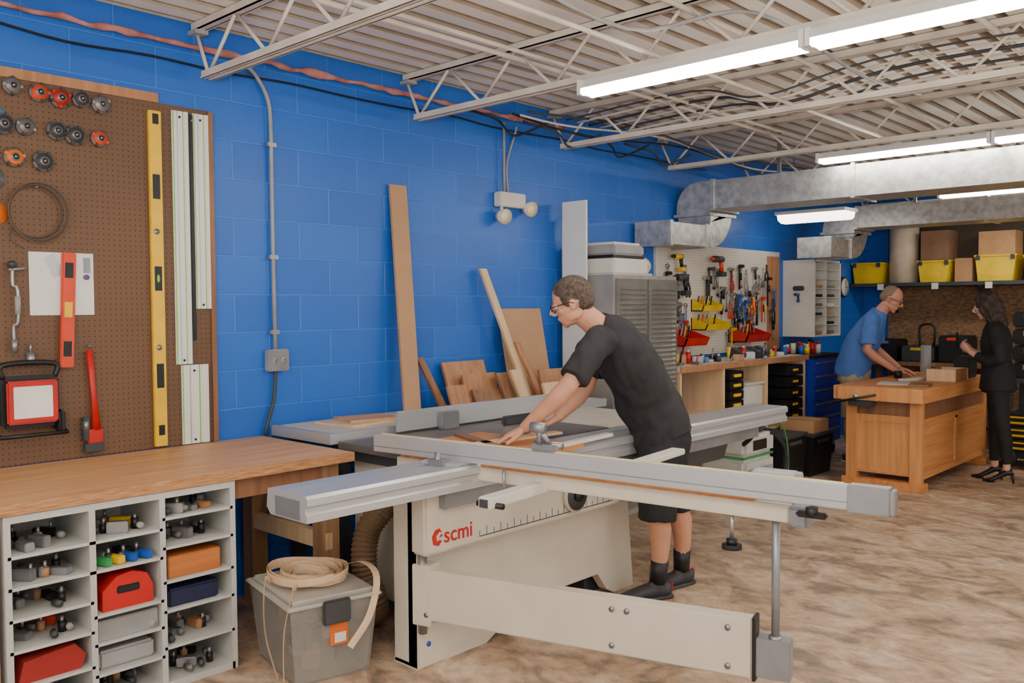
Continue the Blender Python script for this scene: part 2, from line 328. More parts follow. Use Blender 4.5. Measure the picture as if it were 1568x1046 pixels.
b=M('hand_brace'); b.sweep(smoothpts([(0.05,1.345,1.73),(0.05,1.345,1.66),(0.06,1.36,1.64),(0.06,1.36,1.50),(0.05,1.345,1.48),(0.05,1.345,1.41)],4),0.008,steel)
b.ell((0.05,1.345,1.75),(0.02,0.02,0.016),dgrey); b.cyl((0.06,1.36,1.53),(0.06,1.36,1.61),0.012,greyp); b.cyl((0.05,1.345,1.42),(0.05,1.345,1.36),0.015,steel,r2=0.01); b.sweep([(0.05,1.33,1.725),(0.05,1.40,1.735)],0.007,steel)
b.cyl((0.035,1.415,1.36),(0.035,1.415,1.30),0.018,steel,r2=0.02); b.cyl((0.035,1.415,1.40),(0.035,1.415,1.36),0.006,steel); b.done()
w=M('portable_work_light')
w.box((0.04,1.275,1.03),(0.10,1.515,1.26),black,0.02); w.box((0.098,1.29,1.05),(0.115,1.50,1.24),red,0.008)
w.box((0.114,1.315,1.075),(0.120,1.475,1.215),mat('lens',(235,235,228),0.2),0.012)
w.sweep(smoothpts([(0.07,1.29,1.25),(0.07,1.29,1.31),(0.07,1.50,1.31),(0.07,1.50,1.25)],4),0.012,black); w.box((0.03,1.50,1.0),(0.12,1.53,1.10),black,0.01); w.sweep([(0.06,1.26,1.02),(0.12,1.26,1.0),(0.12,1.53,1.0),(0.06,1.53,1.02)],0.01,black); w.box((0.024,1.30,1.10),(0.045,1.45,1.20),dgrey); w.done()
c=M('electrical_conduit'); c.sweep(smoothpts([(0.03,2.45,2.86),(0.026,2.56,2.81),(0.026,2.645,2.68),(0.026,2.66,2.50)],6)+[V((0.026,2.66,2.0)),V((0.026,2.665,1.32))],0.011,greyp,seg=10)
for z in (2.44,1.83,1.42): c.box((0.001,2.635,z-0.012),(0.038,2.69,z+0.012),steel,0.004)
c.sweep(smoothpts([(0.026,2.665,1.22),(0.026,2.65,1.05),(0.03,2.60,0.90),(0.016,2.60,0.80),(0.014,2.595,0.4),(0.014,2.55,0.1)],5),0.010,dgrey,seg=8); c.done()
o=M('electrical_outlet_box'); o.box((0.001,2.61,1.205),(0.055,2.735,1.325),greyp,0.006); o.box((0.055,2.615,1.21),(0.059,2.73,1.32),steel)
for y in (2.645,2.70):
    o.cyl((0.058,y,1.265),(0.062,y,1.265),0.018,greyp,seg=16); o.box((0.062,y-0.006,1.262),(0.063,y-0.003,1.272),black); o.box((0.062,y+0.003,1.262),(0.063,y+0.006,1.272),black)
o.done()
def lean(name,ybot,ytop,w,h,zb,th,m,xb=0.2,xt=0.02,dw=0):
    b=bmesh.new(); o=M(name)
    P=[(xb,ybot,zb),(xb,ybot+w,zb),(xt,ytop+w-dw,zb+h),(xt,ytop,zb+h)]
    nrm=(V(P[1])-V(P[0])).cross(V(P[3])-V(P[0])).normalized()
    if nrm.x<0: nrm=-nrm
    A=[b.verts.new(V(p)) for p in P]; B=[b.verts.new(V(p)+nrm*th) for p in P]
    b.faces.new(A); b.faces.new(B[::-1])
    for k in range(4): b.faces.new([A[k],B[k],B[(k+1)%4],A[(k+1)%4]])
    o.absorb(b,m); return o.done()
ET=0.906
lean('leaning_mdf_plank',3.475,3.485,0.13,1.40,ET,0.018,mdf,0.14,0.01)
lean('leaning_wood_stick',4.52,4.22,0.06,0.90,ET,0.02,birch,0.20,0.05)
lean('leaning_plywood_panel',4.46,4.43,0.44,0.63,ET,0.012,mdf,0.12,0.02)
lean('leaning_brown_offcut',3.76,3.67,0.05,0.32,ET,0.02,walnut,0.16,0.03)
lean('leaning_brown_offcut',3.90,3.88,0.38,0.28,ET,0.02,oak,0.12,0.03)
lean('leaning_brown_offcut',3.80,3.80,0.16,0.14,ET,0.018,oak,0.22,0.17)
lean('leaning_brown_offcut',4.02,4.02,0.32,0.10,ET,0.018,walnut,0.22,0.17)
lean('leaning_brown_offcut',3.98,3.98,0.30,0.20,ET,0.018,oak,0.17,0.12)
lean('leaning_brown_offcut',4.28,4.22,0.10,0.20,ET,0.02,walnut,0.24,0.19)
lean('leaning_light_offcut',4.36,4.30,0.09,0.22,ET,0.02,birch,0.30,0.25)
lean('leaning_wood_stick',4.60,4.45,0.05,0.40,ET,0.02,oak,0.25,0.15)
lean('leaning_light_offcut',4.48,4.50,0.42,0.12,ET,0.02,birch,0.42,0.36)
lean('leaning_brown_offcut',4.62,4.62,0.32,0.20,ET,0.02,oak,0.28,0.22)
# emergency light
e=M('emergency_light'); e.box((0.001,4.42,2.245),(0.075,4.68,2.345),white,0.008); e.cyl((0.04,4.49,2.35),(0.04,4.49,2.83),0.009,greyp,seg=8)
e.sweep(smoothpts([(0.02,4.55,2.345),(0.02,4.54,2.55),(0.02,4.62,2.76),(0.03,4.63,2.82)],5),0.008,greyp,seg=6)
for y in (4.45,4.72):
    dz=-0.03 if y<4.6 else 0.04
    e.cyl((0.05,y,2.225+dz/2),(0.05,y,2.26+dz/2),0.012,white); e.cyl((0.03,y,2.215+dz),(0.10,y-0.01,2.20+dz),0.04,white,r2=0.055); e.cyl((0.10,y-0.01,2.20+dz),(0.104,y-0.01,2.199+dz),0.047,mat('lamp_lens',(250,225,180),0.3))
e.done()
M('white_melamine_panel').box((0.08,5.07,0.0),(0.30,5.09,2.32),wht).box((0.05,5.10,0.0),(0.12,5.13,2.2),birch).done()
# ------------------------------------------------------------ metal louvred cabinet
k=M('metal_louvred_cabinet'); k.box((0.03,5.15,0.0),(0.49,5.98,1.78),mat('cab_side',(164,162,158),0.42,0.3),0.008)
lvm=mat('brushed_louvre',(158,156,152),0.32,0.75)
for (a,b_) in ((5.17,5.56),(5.575,5.965)):
    k.box((0.49,a,0.05),(0.503,b_,1.75),mat('cab_door',(140,138,134),0.4,0.6),0.003)
    for i in range(44):
        z=0.12+i*0.036; k.prism([(0.503,z),(0.503,z+0.022),(0.516,z+0.004)],'Y',a+0.03,b_-0.03,lvm)
k.done()
s=M('storage_case_stack'); s.box((0.06,5.17,1.781),(0.48,5.60,1.90),white,0.012); s.box((0.08,5.18,1.90),(0.46,5.58,1.925),black,0.004); s.box((0.08,5.20,1.925),(0.46,5.58,2.0),greyp,0.012); s.box((0.10,5.22,2.0),(0.44,5.55,2.02),white,0.004); s.done()
h=M('dust_mask_dome'); h.ell((0.28,5.76,1.86),(0.10,0.10,0.078),mat('tanp',(214,200,176),0.5)); h.cyl((0.28,5.76,1.781),(0.28,5.76,1.80),0.11,white); h.done()
# ------------------------------------------------------------ white pegboard + bench 2
M('white_pegboard').box((0.002,6.40,1.10),(0.02,8.68,2.10),peg_mat('white_peg',(216,208,196),(90,84,76))).box((0.002,6.38,1.1),(0.03,6.40,2.1),white).box((0.02,8.4,1.1),(0.03,8.66,2.05),oak).done()
def drill(o,y,z,x=0.08,m=dgrey,m2=black,s=1.0,fl=1):
    o.cyl((x,y-0.09*s*fl,z),(x,y+0.06*s*fl,z),0.03*s,m,seg=14); o.cyl((x,y-0.09*s*fl,z),(x,y-0.15*s*fl,z),0.022*s,m2,r2=0.012*s)
    o.sweep([(x,y+0.035*s*fl,z-0.01),(x,y+0.055*s*fl,z-0.12*s)],[(0.02*s,0.024*s),(0.017*s,0.02*s)],m2,side=(1,0,0)); o.box((x-0.03*s,y+0.01*s*fl-0.05*s+0.04*s*fl,z-0.16*s),(x+0.03*s,y+0.01*s*fl+0.05*s+0.04*s*fl,z-0.115*s),m,0.006)
o=M('hanging_power_drill'); drill(o,6.72,1.80,m=dgrey,m2=black); o.done()
o=M('hanging_power_drill'); drill(o,6.66,1.98,m=yel,s=0.8); o.done()
o=M('hanging_power_drill'); drill(o,7.34,1.98,m=dgrey,m2=redl); o.done()
o=M('hanging_power_drill'); drill(o,6.6,1.55,m=steel,m2=dgrey,s=0.8); o.done()
ht=M('hanging_hand_tools'); cols=[dgrey,redl,steel,yel,black,black,red,steel,oak,bluep,black,steel]
for i in range(84):
    y=6.5+random.random()*2.05; z=1.27+random.random()*0.66; L=0.08+random.random()*0.14; x=0.035+random.random()*0.03; m=cols[i%12]; kind=i%5
    if 6.85<y<7.40 and z<1.78: y+=0.8
    if kind==0:
        ht.cyl((x,y,z),(x,y,z-L*0.55),0.005,steel,seg=8); ht.cyl((x,y,z),(x,y,z+L*0.45),0.014,m,seg=10)
    elif kind==1:
        for sgn in (-1,1): ht.sweep([(x,y+0.012*sgn,z+0.05),(x,y-0.004*sgn,z),(x,y+0.03*sgn,z-L*0.5),(x,y+0.022*sgn,z-L)],[0.006,0.008,0.009,0.009],m,seg=8)
    elif kind==2:
        ht.cyl((x,y,z-L*1.1),(x,y,z),0.011,m,seg=8); ht.box((x-0.015,y-0.05,z-0.01),(x+0.015,y+0.035,z+0.02),steel,0.005)
    elif kind==3:
        ht.box((x-0.004,y-0.008,z-L),(x+0.004,y+0.008,z),steel,0.002); ht.cyl((x-0.005,y,z),(x+0.005,y,z),0.02,steel,seg=12); ht.cyl((x-0.005,y,z-L),(x+0.005,y,z-L),0.016,m,seg=12)
    else:
        ht.box((x-0.006,y-0.01,z-L*1.2),(x+0.006,y+0.01,z+0.05),m,0.002); ht.box((x-0.01,y-0.01,z+0.02),(x+0.03,y+0.05,z+0.05),m,0.004); ht.cyl((x,y+0.03,z-0.1),(x,y+0.03,z-0.03),0.012,black,seg=8)
    ht.cyl((0.021,y,z+0.012),(x+0.01,y,z+0.012),0.003,steel,seg=6)
ht.done()
def bin_(y,z,w,m,x=0.021,d=0.14,h=0.09):
    o=M('plastic_parts_bin'); o.prism([(x,z),(x+d*0.85,z),(x+d,z+h*0.5),(x+d*0.93,z+h*0.5),(x+d*0.8,z+0.008),(x+0.01,z+0.008),(x+0.01,z+h),(x,z+h)],'Y',y,y+w,m)
    o.prism([(x,z),(x+d*0.85,z),(x+d,z+h*0.5),(x,z+h)],'Y',y,y+0.006,m); o.prism([(x,z),(x+d*0.85,z),(x+d,z+h*0.5),(x,z+h)],'Y',y+w-0.006,y+w,m)
    for i in range(5): o.cyl((x+0.04,y+0.03+i*(w-0.06)/5,z+0.01),(x+0.06,y+0.04+i*(w-0.06)/5,z+h+0.03),0.007,cols[i],seg=8)
    o.done()
bin_(6.95,1.50,0.34,yelp,h=0.11); bin_(6.95,1.33,0.42,yelp,h=0.11,d=0.18); bin_(6.55,1.20,0.36,red,h=0.14,d=0.22); bin_(7.62,1.20,0.46,red,h=0.14,d=0.22)
wb=M('tool_workbench'); wb.box((0.01,6.02,1.02),(0.50,8.34,1.06),white,0.004); wb.box((0.495,6.02,1.015),(0.505,8.34,1.065),oak)
for y in (6.04,6.72,7.5,8.28): wb.box((0.03,y,0),(0.48,y+0.03,1.02),birch)
wb.box((0.03,6.05,0.62),(0.48,7.5,0.645),birch); wb.box((0.03,7.52,0.40),(0.48,8.3,0.42),birch)
for i in range(5):
    wb.box((0.2,7.9,0.44+0.11*i),(0.49,8.24,0.535+0.11*i),black,0.005); wb.box((0.49,8.02,0.48+0.11*i),(0.497,8.12,0.50+0.11*i),yel)
wb.done()
o=M('small_parts_organizer'); 
for i in range(4):
    o.box((0.15,6.82,0.646+0.085*i),(0.49,7.06,0.725+0.085*i),black,0.006); o.box((0.49,6.88,0.675+0.085*i),(0.50,7.0,0.70+0.085*i),yel)
o.done()
M('white_plastic_box').box((0.12,7.12,0.646),(0.48,7.44,0.84),white,0.015).box((0.11,7.11,0.84),(0.49,7.45,0.86),white,0.005).done()
tc=M('benchtop_tool_clutter')
for i in range(34):
    y=6.1+i*0.064; x=0.27+0.16*random.random(); hh=0.04+0.07*random.random(); m=cols[(i*5)%12]
    if i%3==0: tc.cyl((x,y,1.061),(x,y,1.06+hh),0.018+0.014*random.random(),m,seg=12); tc.cyl((x,y,1.06+hh),(x,y,1.075+hh),0.012,[white,red,black][i%3],seg=10)
    elif i%3==1: tc.box((x-0.05,y-0.03,1.061),(x+0.05,y+0.03,1.06+hh*0.8),m,0.006,rot=RZ(random.random()*60))
    else: tc.box((x-0.02,y-0.05,1.061),(x+0.02,y+0.05,1.085),steel,0.004,rot=RZ(random.random()*90)); tc.cyl((x,y,1.07),(x+0.02,y,1.09+hh),0.008,m,seg=8)
for y in (7.15,7.3,7.45,7.6):
    tc.box((0.28,y,1.085),(0.42,y+0.1,1.15),dgrey,0.01,rot=RY(25)); tc.box((0.40,y+0.02,1.12),(0.41,y+0.08,1.14),steel)
tc.done()
# vacuum / dust extractor
v=M('dust_extractor'); X0,Y0=0.74,6.50; ivp=mat('ivory_plastic',(206,206,198),0.45)
v.box((X0-0.2,Y0-0.25,0.06),(X0+0.2,Y0+0.25,0.34),ivp,0.03); v.box((X0-0.19,Y0-0.24,0.34),(X0+0.19,Y0+0.24,0.355),grnp); v.box((X0-0.2,Y0-0.25,0.355),(X0+0.2,Y0+0.25,0.52),ivp,0.03)
v.box((X0-0.15,Y0-0.2,0.52),(X0+0.15,Y0+0.2,0.58),dgrey,0.02); v.box((X0+0.2,Y0-0.12,0.40),(X0+0.205,Y0+0.1,0.48),black); v.box((X0+0.2,Y0-0.2,0.12),(X0+0.21,Y0+0.2,0.26),greyp,0.01)
for dx in(-0.16,0.16):
    for dy in (-0.2,0.2): v.cyl((X0+dx-0.015,Y0+dy,0.045),(X0+dx+0.015,Y0+dy,0.045),0.045,rub)
v.sweep(smoothpts([(X0+0.15,Y0-0.2,0.45),(X0+0.3,Y0-0.33,0.55),(X0+0.25,Y0-0.1,0.66),(X0,Y0+0.1,0.68),(X0-0.05,Y0+0.28,0.6),(X0+0.25,Y0+0.31,0.4),(X0+0.3,Y0+0.2,0.15)],8),0.018,rub,seg=10)
v.sweep(smoothpts([(X0+0.1,Y0,0.6),(X0+0.26,Y0+0.24,0.58),(X0+0.3,Y0+0.28,0.2),(X0+0.25,Y0+0.1,0.05)],8),0.007,mat('green_cord',(60,120,64),0.5),seg=8)
v.done()
for (x0,y0,w,d,h) in [(0.52,7.05,0.36,0.42,0.40),(0.08,7.56,0.36,0.32,0.36),(0.52,7.62,0.36,0.42,0.36)]:
    o=M('black_storage_tote'); o.prism([(x0+0.03,0),(x0+w-0.03,0),(x0+w,h),(x0,h)],'Y',y0,y0+d,black); o.box((x0-0.01,y0-0.015,h),(x0+w+0.015,y0+d+0.015,h+0.03),dgrey,0.008); o.box((x0+w-0.02,y0+0.1,h-0.06),(x0+w+0.004,y0+d-0.1,h-0.03),dgrey); o.done()
M('cardboard_box').box((0.54,7.66,0.391),(0.86,7.98,0.50),kraft).box((0.54,7.8,0.5),(0.86,7.84,0.502),birch).done()
b=M('blue_tool_chest'); b.box((0.03,8.42,0.14),(0.50,9.12,1.02),blu,0.01); b.box((0.02,8.41,1.02),(0.52,9.13,1.05),black,0.004)
for i in range(6):
    z=0.18+0.138*i; b.box((0.50,8.45,z),(0.512,9.09,z+0.125),blu,0.004); b.box((0.512,8.50,z+0.095),(0.525,9.04,z+0.108),steel)
for x in (0.1,0.43):
    for y in (8.5,9.04): b.cyl((x-0.02,y,0.06),(x+0.02,y,0.06),0.06,rub); b.box((x-0.03,y-0.03,0.1),(x+0.03,y+0.03,0.14),steel)
b.box((0.1,8.40,0.8),(0.4,8.42,0.83),steel); b.done()
o=M('spray_can_set')
for i in range(9):
    y=8.5+0.065*i; x=0.2+0.12*(i%2); hh=1.12+0.02*(i%3); o.cyl((x,y,1.051),(x,y,hh),0.028,[red,bluep,white,yel,dgrey][i%5]); o.cyl((x,y,hh),(x,y,hh+0.03),0.018,[white,red,black][i%3])
o.done()
cb=M('mail_sorter_cubby'); cb.box((0.001,8.8,1.24),(0.35,8.82,2.02),white); cb.box((0.001,9.42,1.24),(0.35,9.45,2.02),white); cb.box((0.001,8.8,2.0),(0.35,9.45,2.02),white); cb.box((0.001,8.8,1.22),(0.35,9.45,1.24),white); cb.box((0.001,8.82,1.24),(0.01,9.42,2.0),white); cb.box((0.001,9.10,1.24),(0.34,9.12,2.0),white)
for i in range(1,8): cb.box((0.01,8.82,1.24+i*0.096),(0.34,9.42,1.248+i*0.096),white)
for i in range(12): cb.box((0.12,8.84+0.3*(i%2),1.25+0.096*(i//2)),(0.32,9.06+0.3*(i%2),1.28+0.096*(i//2)),[kraft,white,dgrey,steel,black][(i*3)%5],0.004)
cb.done()
o=M('hanging_cordless_sander'); o.box((0.12,8.77,1.70),(0.24,8.799,1.75),dgrey,0.01); drill(o,8.76,1.66,x=0.18,m=bluep,m2=black,s=0.5); o.done()
# ------------------------------------------------------------ back wall
M('osb_panel').box((0.30,10.975,0.0),(6,10.998,1.755),osb).done()
M('dark_backer_panel').box((0.3,10.975,1.7551),(6,10.998,2.55),mat('dark_panel',(70,56,46),0.8)).done()
sh=M('long_storage_shelf'); sh.box((0.02,10.5,1.76),(6.0,10.974,1.80),dgrey)
for x in (0.4,1.4,2.4,3.4,4.4): sh.prism([(10.974,1.76),(10.974,1.45),(10.95,1.45),(10.6,1.74),(10.6,1.76)],'X',x,x+0.03,dgrey)
for x in (0.35,0.95,1.5): sh.box((x,10.49,1.72),(x+0.07,10.5,1.79),white)
sh.done()
def ybin(x,w=0.36,h=0.22,y=10.55):
    o=M('yellow_storage_tote'); z=1.801; o.prism([(x+0.03,z),(x+w-0.03,z),(x+w,z+h),(x,z+h)],'Y',y,y+0.38,yelp); o.box((x-0.012,y-0.015,z+h),(x+w+0.012,y+0.395,z+h+0.025),yelp,0.006)
    o.box((x+w*0.3,y-0.004,z+0.05),(x+w*0.7,y+0.003,z+0.11),yel); o.box((x+0.01,y-0.02,z+h-0.03),(x+0.05,y,z+h+0.02),dgrey); o.box((x+w-0.05,y-0.02,z+h-0.03),(x+w-0.01,y,z+h+0.02),dgrey); o.done()
ybin(0.03,0.34); ybin(0.78,0.34); ybin(1.38,0.40,0.26); ybin(1.86,0.40,0.24); ybin(2.5,0.4)
M('cardboard_tube_column').cyl((0.56,10.75,1.801),(0.56,10.75,2.52),0.16,mat('tube_card',(214,194,168),0.8),seg=28).cyl((0.56,10.75,2.52),(0.56,10.75,2.525),0.15,kraft,seg=28).done()
M('cardboard_box').box((1.16,10.6,1.801),(1.34,10.9,2.06),kraft).box((1.16,10.73,2.06),(1.34,10.77,2.062),birch).done()
M('cardboard_box').box((0.80,10.58,2.052),(1.10,10.9,2.38),mat('brn_box',(128,96,70),0.8)).box((0.80,10.72,2.38),(1.1,10.76,2.382),birch).done()
M('cardboard_box').box((1.40,10.6,2.09),(1.76,10.9,2.34),kraft).box((1.40,10.72,2.34),(1.76,10.76,2.342),birch).done()
ck=M('round_clock'); ck.cyl((0.001,10.34,1.76),(0.03,10.34,1.76),0.12,dgrey,seg=28); ck.cyl((0.03,10.34,1.76),(0.034,10.34,1.76),0.105,wht,seg=28); ck.box((0.034,10.337,1.76),(0.037,10.343,1.84),black); ck.box((0.034,10.34,1.757),(0.037,10.40,1.763),black); ck.done()
wt=M('rear_work_table'); wt.box((0.15,10.3,0.86),(1.65,10.95,0.9),walnut)
for x in (0.2,1.55):
    for y in (10.34,10.86): wt.box((x,y,0),(x+0.06,y+0.06,0.86),walnut)
wt.box((0.2,10.34,0.2),(1.6,10.9,0.23),walnut); wt.done()
o=M('black_toolbox_set')
for i,(x,z,w,h) in enumerate([(0.3,0.901,0.3,0.25),(0.65,0.901,0.35,0.18),(1.05,0.901,0.3,0.3)]):
    o.box((x,10.42,z),(x+w,10.8,z+h),[black,dgrey,black][i],0.015); o.box((x+w*0.3,10.415,z+h-0.05),(x+w*0.7,10.42,z+h-0.02),[steel,yel,redl][i%3])
o.sweep(smoothpts([(0.8,10.6,1.08),(0.8,10.6,1.3),(0.95,10.6,1.3),(0.95,10.6,1.08)],4),0.012,black); o.done()
o=M('toolbox_stack')
for i in range(4):
    z=0.80+0.17*i; o.box((1.90,9.95,z),(2.60,10.35,z+0.16),black,0.02); o.box((2.0,9.94,z+0.09),(2.12,9.952,z+0.14),dgrey if i%2 else steel); o.box((2.3,9.94,z+0.09),(2.42,9.952,z+0.14),dgrey); o.box((2.1,9.93,z+0.15),(2.3,9.96,z+0.165),dgrey)
o.box((1.85,9.85,0.76),(2.8,10.45,0.80),dgrey)
for x in (1.87,2.72):
    for y in (9.87,10.38): o.box((x,y,0),(x+0.05,y+0.05,0.76),dgrey)
o.done()
o=M('equipment_dolly')
o.box((1.95,9.25,0.10),(2.65,9.78,0.16),black,0.01)
for i in range(3): o.box((2.0,9.3,0.16+0.12*i),(2.6,9.74,0.27+0.12*i),black,0.02); o.box((2.05,9.29,0.18+0.12*i),(2.55,9.301,0.20+0.12*i),yel); o.box((2.0,9.29,0.235+0.12*i),(2.25,9.301,0.25+0.12*i),yel)
for x in (2.02,2.3,2.58): o.cyl((x,9.24,0.10),(x,9.29,0.10),0.10,rub,seg=20); o.cyl((x,9.235,0.10),(x,9.24,0.10),0.045,yel,seg=14)
o.done()
# ------------------------------------------------------------ island workbench
w=M('cabinetmaker_workbench'); x0,x1,y0,y1=1.20,1.82,7.55,9.40
w.box((x0-0.07,y0-0.1,0.80),(x1+0.05,y1+0.06,0.86),bfurn,0.005); w.box((x0-0.07,y0-0.104,0.745),(x1+0.05,y0-0.055,0.862),bfurnz,0.004); w.box((x1+0.01,y0-0.1,0.745),(x1+0.054,y1+0.06,0.862),bfurn,0.004)
for x in (x0,x1-0.09):
    for y in (y0,y1-0.09): w.box((x,y,0.06),(x+0.09,y+0.09,0.80),bfurnz,0.004)
w.box((x0-0.03,y0-0.02,0),(x1+0.03,y0+0.11,0.07),bfurn,0.006); w.box((x0-0.03,y1-0.11,0),(x1+0.03,y1+0.02,0.07),bfurn,0.006)
w.box((x0+0.09,y0+0.02,0.14),(x1-0.09,y0+0.045,0.56),bfurnz); w.box((x0+0.09,y0+0.01,0.56),(x1-0.09,y0+0.08,0.62),bfurnz); w.box((x0+0.1,y0+0.03,0.62),(x1-0.1,y0+0.05,0.74),walnut)
w.box((x1-0.03,y0+0.09,0.12),(x1-0.01,y1-0.09,0.56),bfurn); w.box((x1-0.02,y0+0.09,0.10),(x1,y1-0.09,0.16),bfurn); w.box((x1-0.02,y0+0.09,0.54),(x1,y1-0.09,0.6),bfurn); w.box((x0+0.01,y0+0.09,0.12),(x0+0.03,y1-0.09,0.56),bfurn)
w.box((x1-0.04,y0+0.09,0.60),(x1-0.02,y1-0.09,0.76),walnut); w.box((x1-0.02,y0+0.9,0.16),(x1,y0+0.95,0.56),bfurnz)
w.box((x0+0.02,y0+0.02,0.12),(x1-0.02,y1-0.02,0.14),bfurn)
w.box((x0+0.0,y0-0.19,0.755),(x0+0.34,y0-0.12,0.862),bfurnz,0.006); w.cyl((x0+0.17,y0-0.24,0.79),(x0+0.17,y0-0.08,0.79),0.016,steel); w.cyl((x0+0.0,y0-0.235,0.73),(x0+0.34,y0-0.235,0.81),0.010,black)
w.box((x0+0.08,y0-0.16,0.70),(x0+0.28,y0-0.05,0.75),dgrey,0.006)
w.done()
g=M('wooden_drawer_box'); g.box((1.60,8.35,0.862),(1.84,8.38,0.97),birch); g.box((1.60,8.70,0.862),(1.84,8.73,0.97),birch); g.box((1.60,8.38,0.862),(1.62,8.70,0.97),oak); g.box((1.82,8.38,0.862),(1.84,8.70,0.97),oak); g.done()
o=M('bench_papers_and_tools'); o.box((1.35,7.75,0.862),(1.60,8.05,0.866),wht,rot=RZ(15)); o.box((1.45,8.15,0.862),(1.53,8.5,0.885),white,0.003,rot=RZ(-10)); o.box((1.65,7.7,0.862),(1.80,7.95,0.878),walnut,rot=RZ(10)); o.cyl((1.3,8.5,0.862),(1.3,8.5,0.93),0.035,black)
o.box((1.66,8.9,0.862),(1.80,9.15,1.06),black,0.01); o.cyl((1.35,9.1,0.862),(1.35,9.1,1.15),0.05,clear,seg=16); o.done()
# ------------------------------------------------------------ left bench + cubby
b=M('plywood_workbench'); b.box((0.025,-0.6,0.815),(0.855,2.57,0.857),ply); b.box((0.855,-0.6,0.815),(0.858,2.57,0.857),plyedge); b.box((0.025,2.57,0.815),(0.855,2.573,0.857),plyedge)
b.box((0.05,-0.55,0.772),(0.84,0.98,0.815),birch); b.box((0.76,0.93,0.0),(0.84,1.02,0.772),oak)
for x in (0.08,0.72): b.box((x,2.42,0),(x+0.09,2.51,0.815),wood('post_wood',(160,124,90),(138,102,70),'Z'))
b.box((0.08,2.43,0.40),(0.81,2.47,0.48),birch); b.box((0.05,1.97,0.72),(0.8,2.5,0.815),walnut)
b.done()
cub=M('cubbyhole_shelf'); gm=mat('cubby_white',(190,190,186),0.5,var=0.05); Y=[1.05,1.345,1.62,1.93]; xf_,xb_=0.85,0.48
for y in Y: cub.box((xb_,y-0.012,0.0),(xf_,y+0.012,0.785),gm)
cub.box((xb_,Y[0]-0.012,0.785),(xf_,Y[3]+0.012,0.812),gm); cub.box((xb_-0.01,Y[0],0),(xb_,Y[3],0.80),gm); cub.box((xb_,Y[0],0.0),(xf_,Y[3],0.03),gm)
rows=[[0.66,0.545,0.43,0.315,0.18],[0.66,0.545,0.37,0.26,0.14],[0.70,0.58,0.44,0.32,0.17]]
for c_ in range(3):
    for z in rows[c_]: cub.box((xb_,Y[c_],z-0.006),(xf_,Y[c_+1],z+0.006),gm)
cub.done()
ci=M('cubbyhole_contents'); 
for c_ in range(3):
    zs=[0.03]+sorted(rows[c_])
    zs=[z+0.0065 for z in zs]
    for r,z in enumerate(zs):
        ya,yb=Y[c_]+0.03,Y[c_+1]-0.03
        for k in range(10):
            y=ya+0.015+(yb-ya-0.03)*((k+random.random()*0.6)/10); x=0.60+0.19*random.random(); m=[dgrey,steel,black,iron,steel,kraft,dgrey,cols[(r*3+k+c_*5)%12],black,greyp][k]
            if k%3==0: ci.cyl((x,y,z+0.014),(x+0.05,y+0.04*random.random()-0.02,z+0.018),0.013,m,seg=10)
            elif k%3==1: ci.box((x-0.04,y-0.018,z),(x+0.04,y+0.018,z+0.02+0.03*random.random()),m,0.004,rot=RZ(random.random()*60))
            else: ci.cyl((x,y,z),(x,y,z+0.03+0.02*random.random()),0.015,m,seg=10); ci.cyl((x,y,z+0.03),(x,y,z+0.06),0.007,steel,seg=8)
z=0.376; ci.prism([(1.385,z),(1.585,z),(1.585,z+0.07),(1.56,z+0.12),(1.50,z+0.14),(1.44,z+0.13),(1.385,z+0.08)],'X',0.6,0.83,red)
ci.box((0.826,1.44,z+0.06),(0.835,1.53,z+0.09),black,0.004)
z=0.446; ci.box((0.58,1.65,z),(0.83,1.88,z+0.09),wood('orange_box',(200,122,62),(176,98,46),'Y'),0.004)
z=0.186; ci.prism([(1.08,z),(1.30,z),(1.32,z+0.05),(1.28,z+0.10),(1.10,z+0.08)],'X',0.62,0.83,mat('red_bag',(150,34,28),0.7))
ci.box((0.62,1.65,0.3265),(0.83,1.87,0.40),mat('navy_case',(26,34,66),0.5),0.008)
ci.box((0.60,1.36,0.2665),(0.835,1.60,0.345),clear,0.004); ci.box((0.60,1.37,0.1465),(0.82,1.59,0.22),greyp,0.01)
for y,m in ((1.40,grnp),(1.45,yel),(1.50,bluep),(1.56,bluep)): ci.box((0.76,y-0.015,0.553),(0.84,y+0.015,0.585),m,0.004,rot=RZ(20))
ci.done()
# plastic tote with strap coil
t=M('clear_plastic_tote'); cx,cy=1.05,2.19; gp=mat('frosted_tote',(176,172,164),0.25,alpha=0.42,var=0.05); RR=RZ(-12)
def loop4(z,hx,hy): return [RR@V((sx*hx,sy*hy,0))+V((cx,cy,z)) for sx,sy in((-1,-1),(1,-1),(1,1),(-1,1))]
bb=bmesh.new(); A=[bb.verts.new(p) for p in loop4(0.0,0.21,0.165)]; B=[bb.verts.new(p) for p in loop4(0.33,0.245,0.195)]; A2=[bb.verts.new(p) for p in loop4(0.008,0.203,0.158)]; B2=[bb.verts.new(p) for p in loop4(0.33,0.238,0.188)]
bb.faces.new(A); bb.faces.new(A2)
for q in range(4):
    n=(q+1)%4; bb.faces.new([A[q],A[n],B[n],B[q]]); bb.faces.new([A2[q],A2[n],B2[n],B2[q]]); bb.faces.new([B[q],B[n],B2[n],B2[q]])
t.absorb(bb,gp)
lidm=mat('tote_lid',(184,180,170),0.35)
t.box((cx-0.26,cy-0.21,0.33),(cx+0.26,cy+0.21,0.345),lidm,0.006,rot=RR,piv=(cx,cy,0.3)); t.box((cx-0.235,cy-0.185,0.345),(cx+0.235,cy+0.185,0.362),lidm,0.008,rot=RR,piv=(cx,cy,0.3))
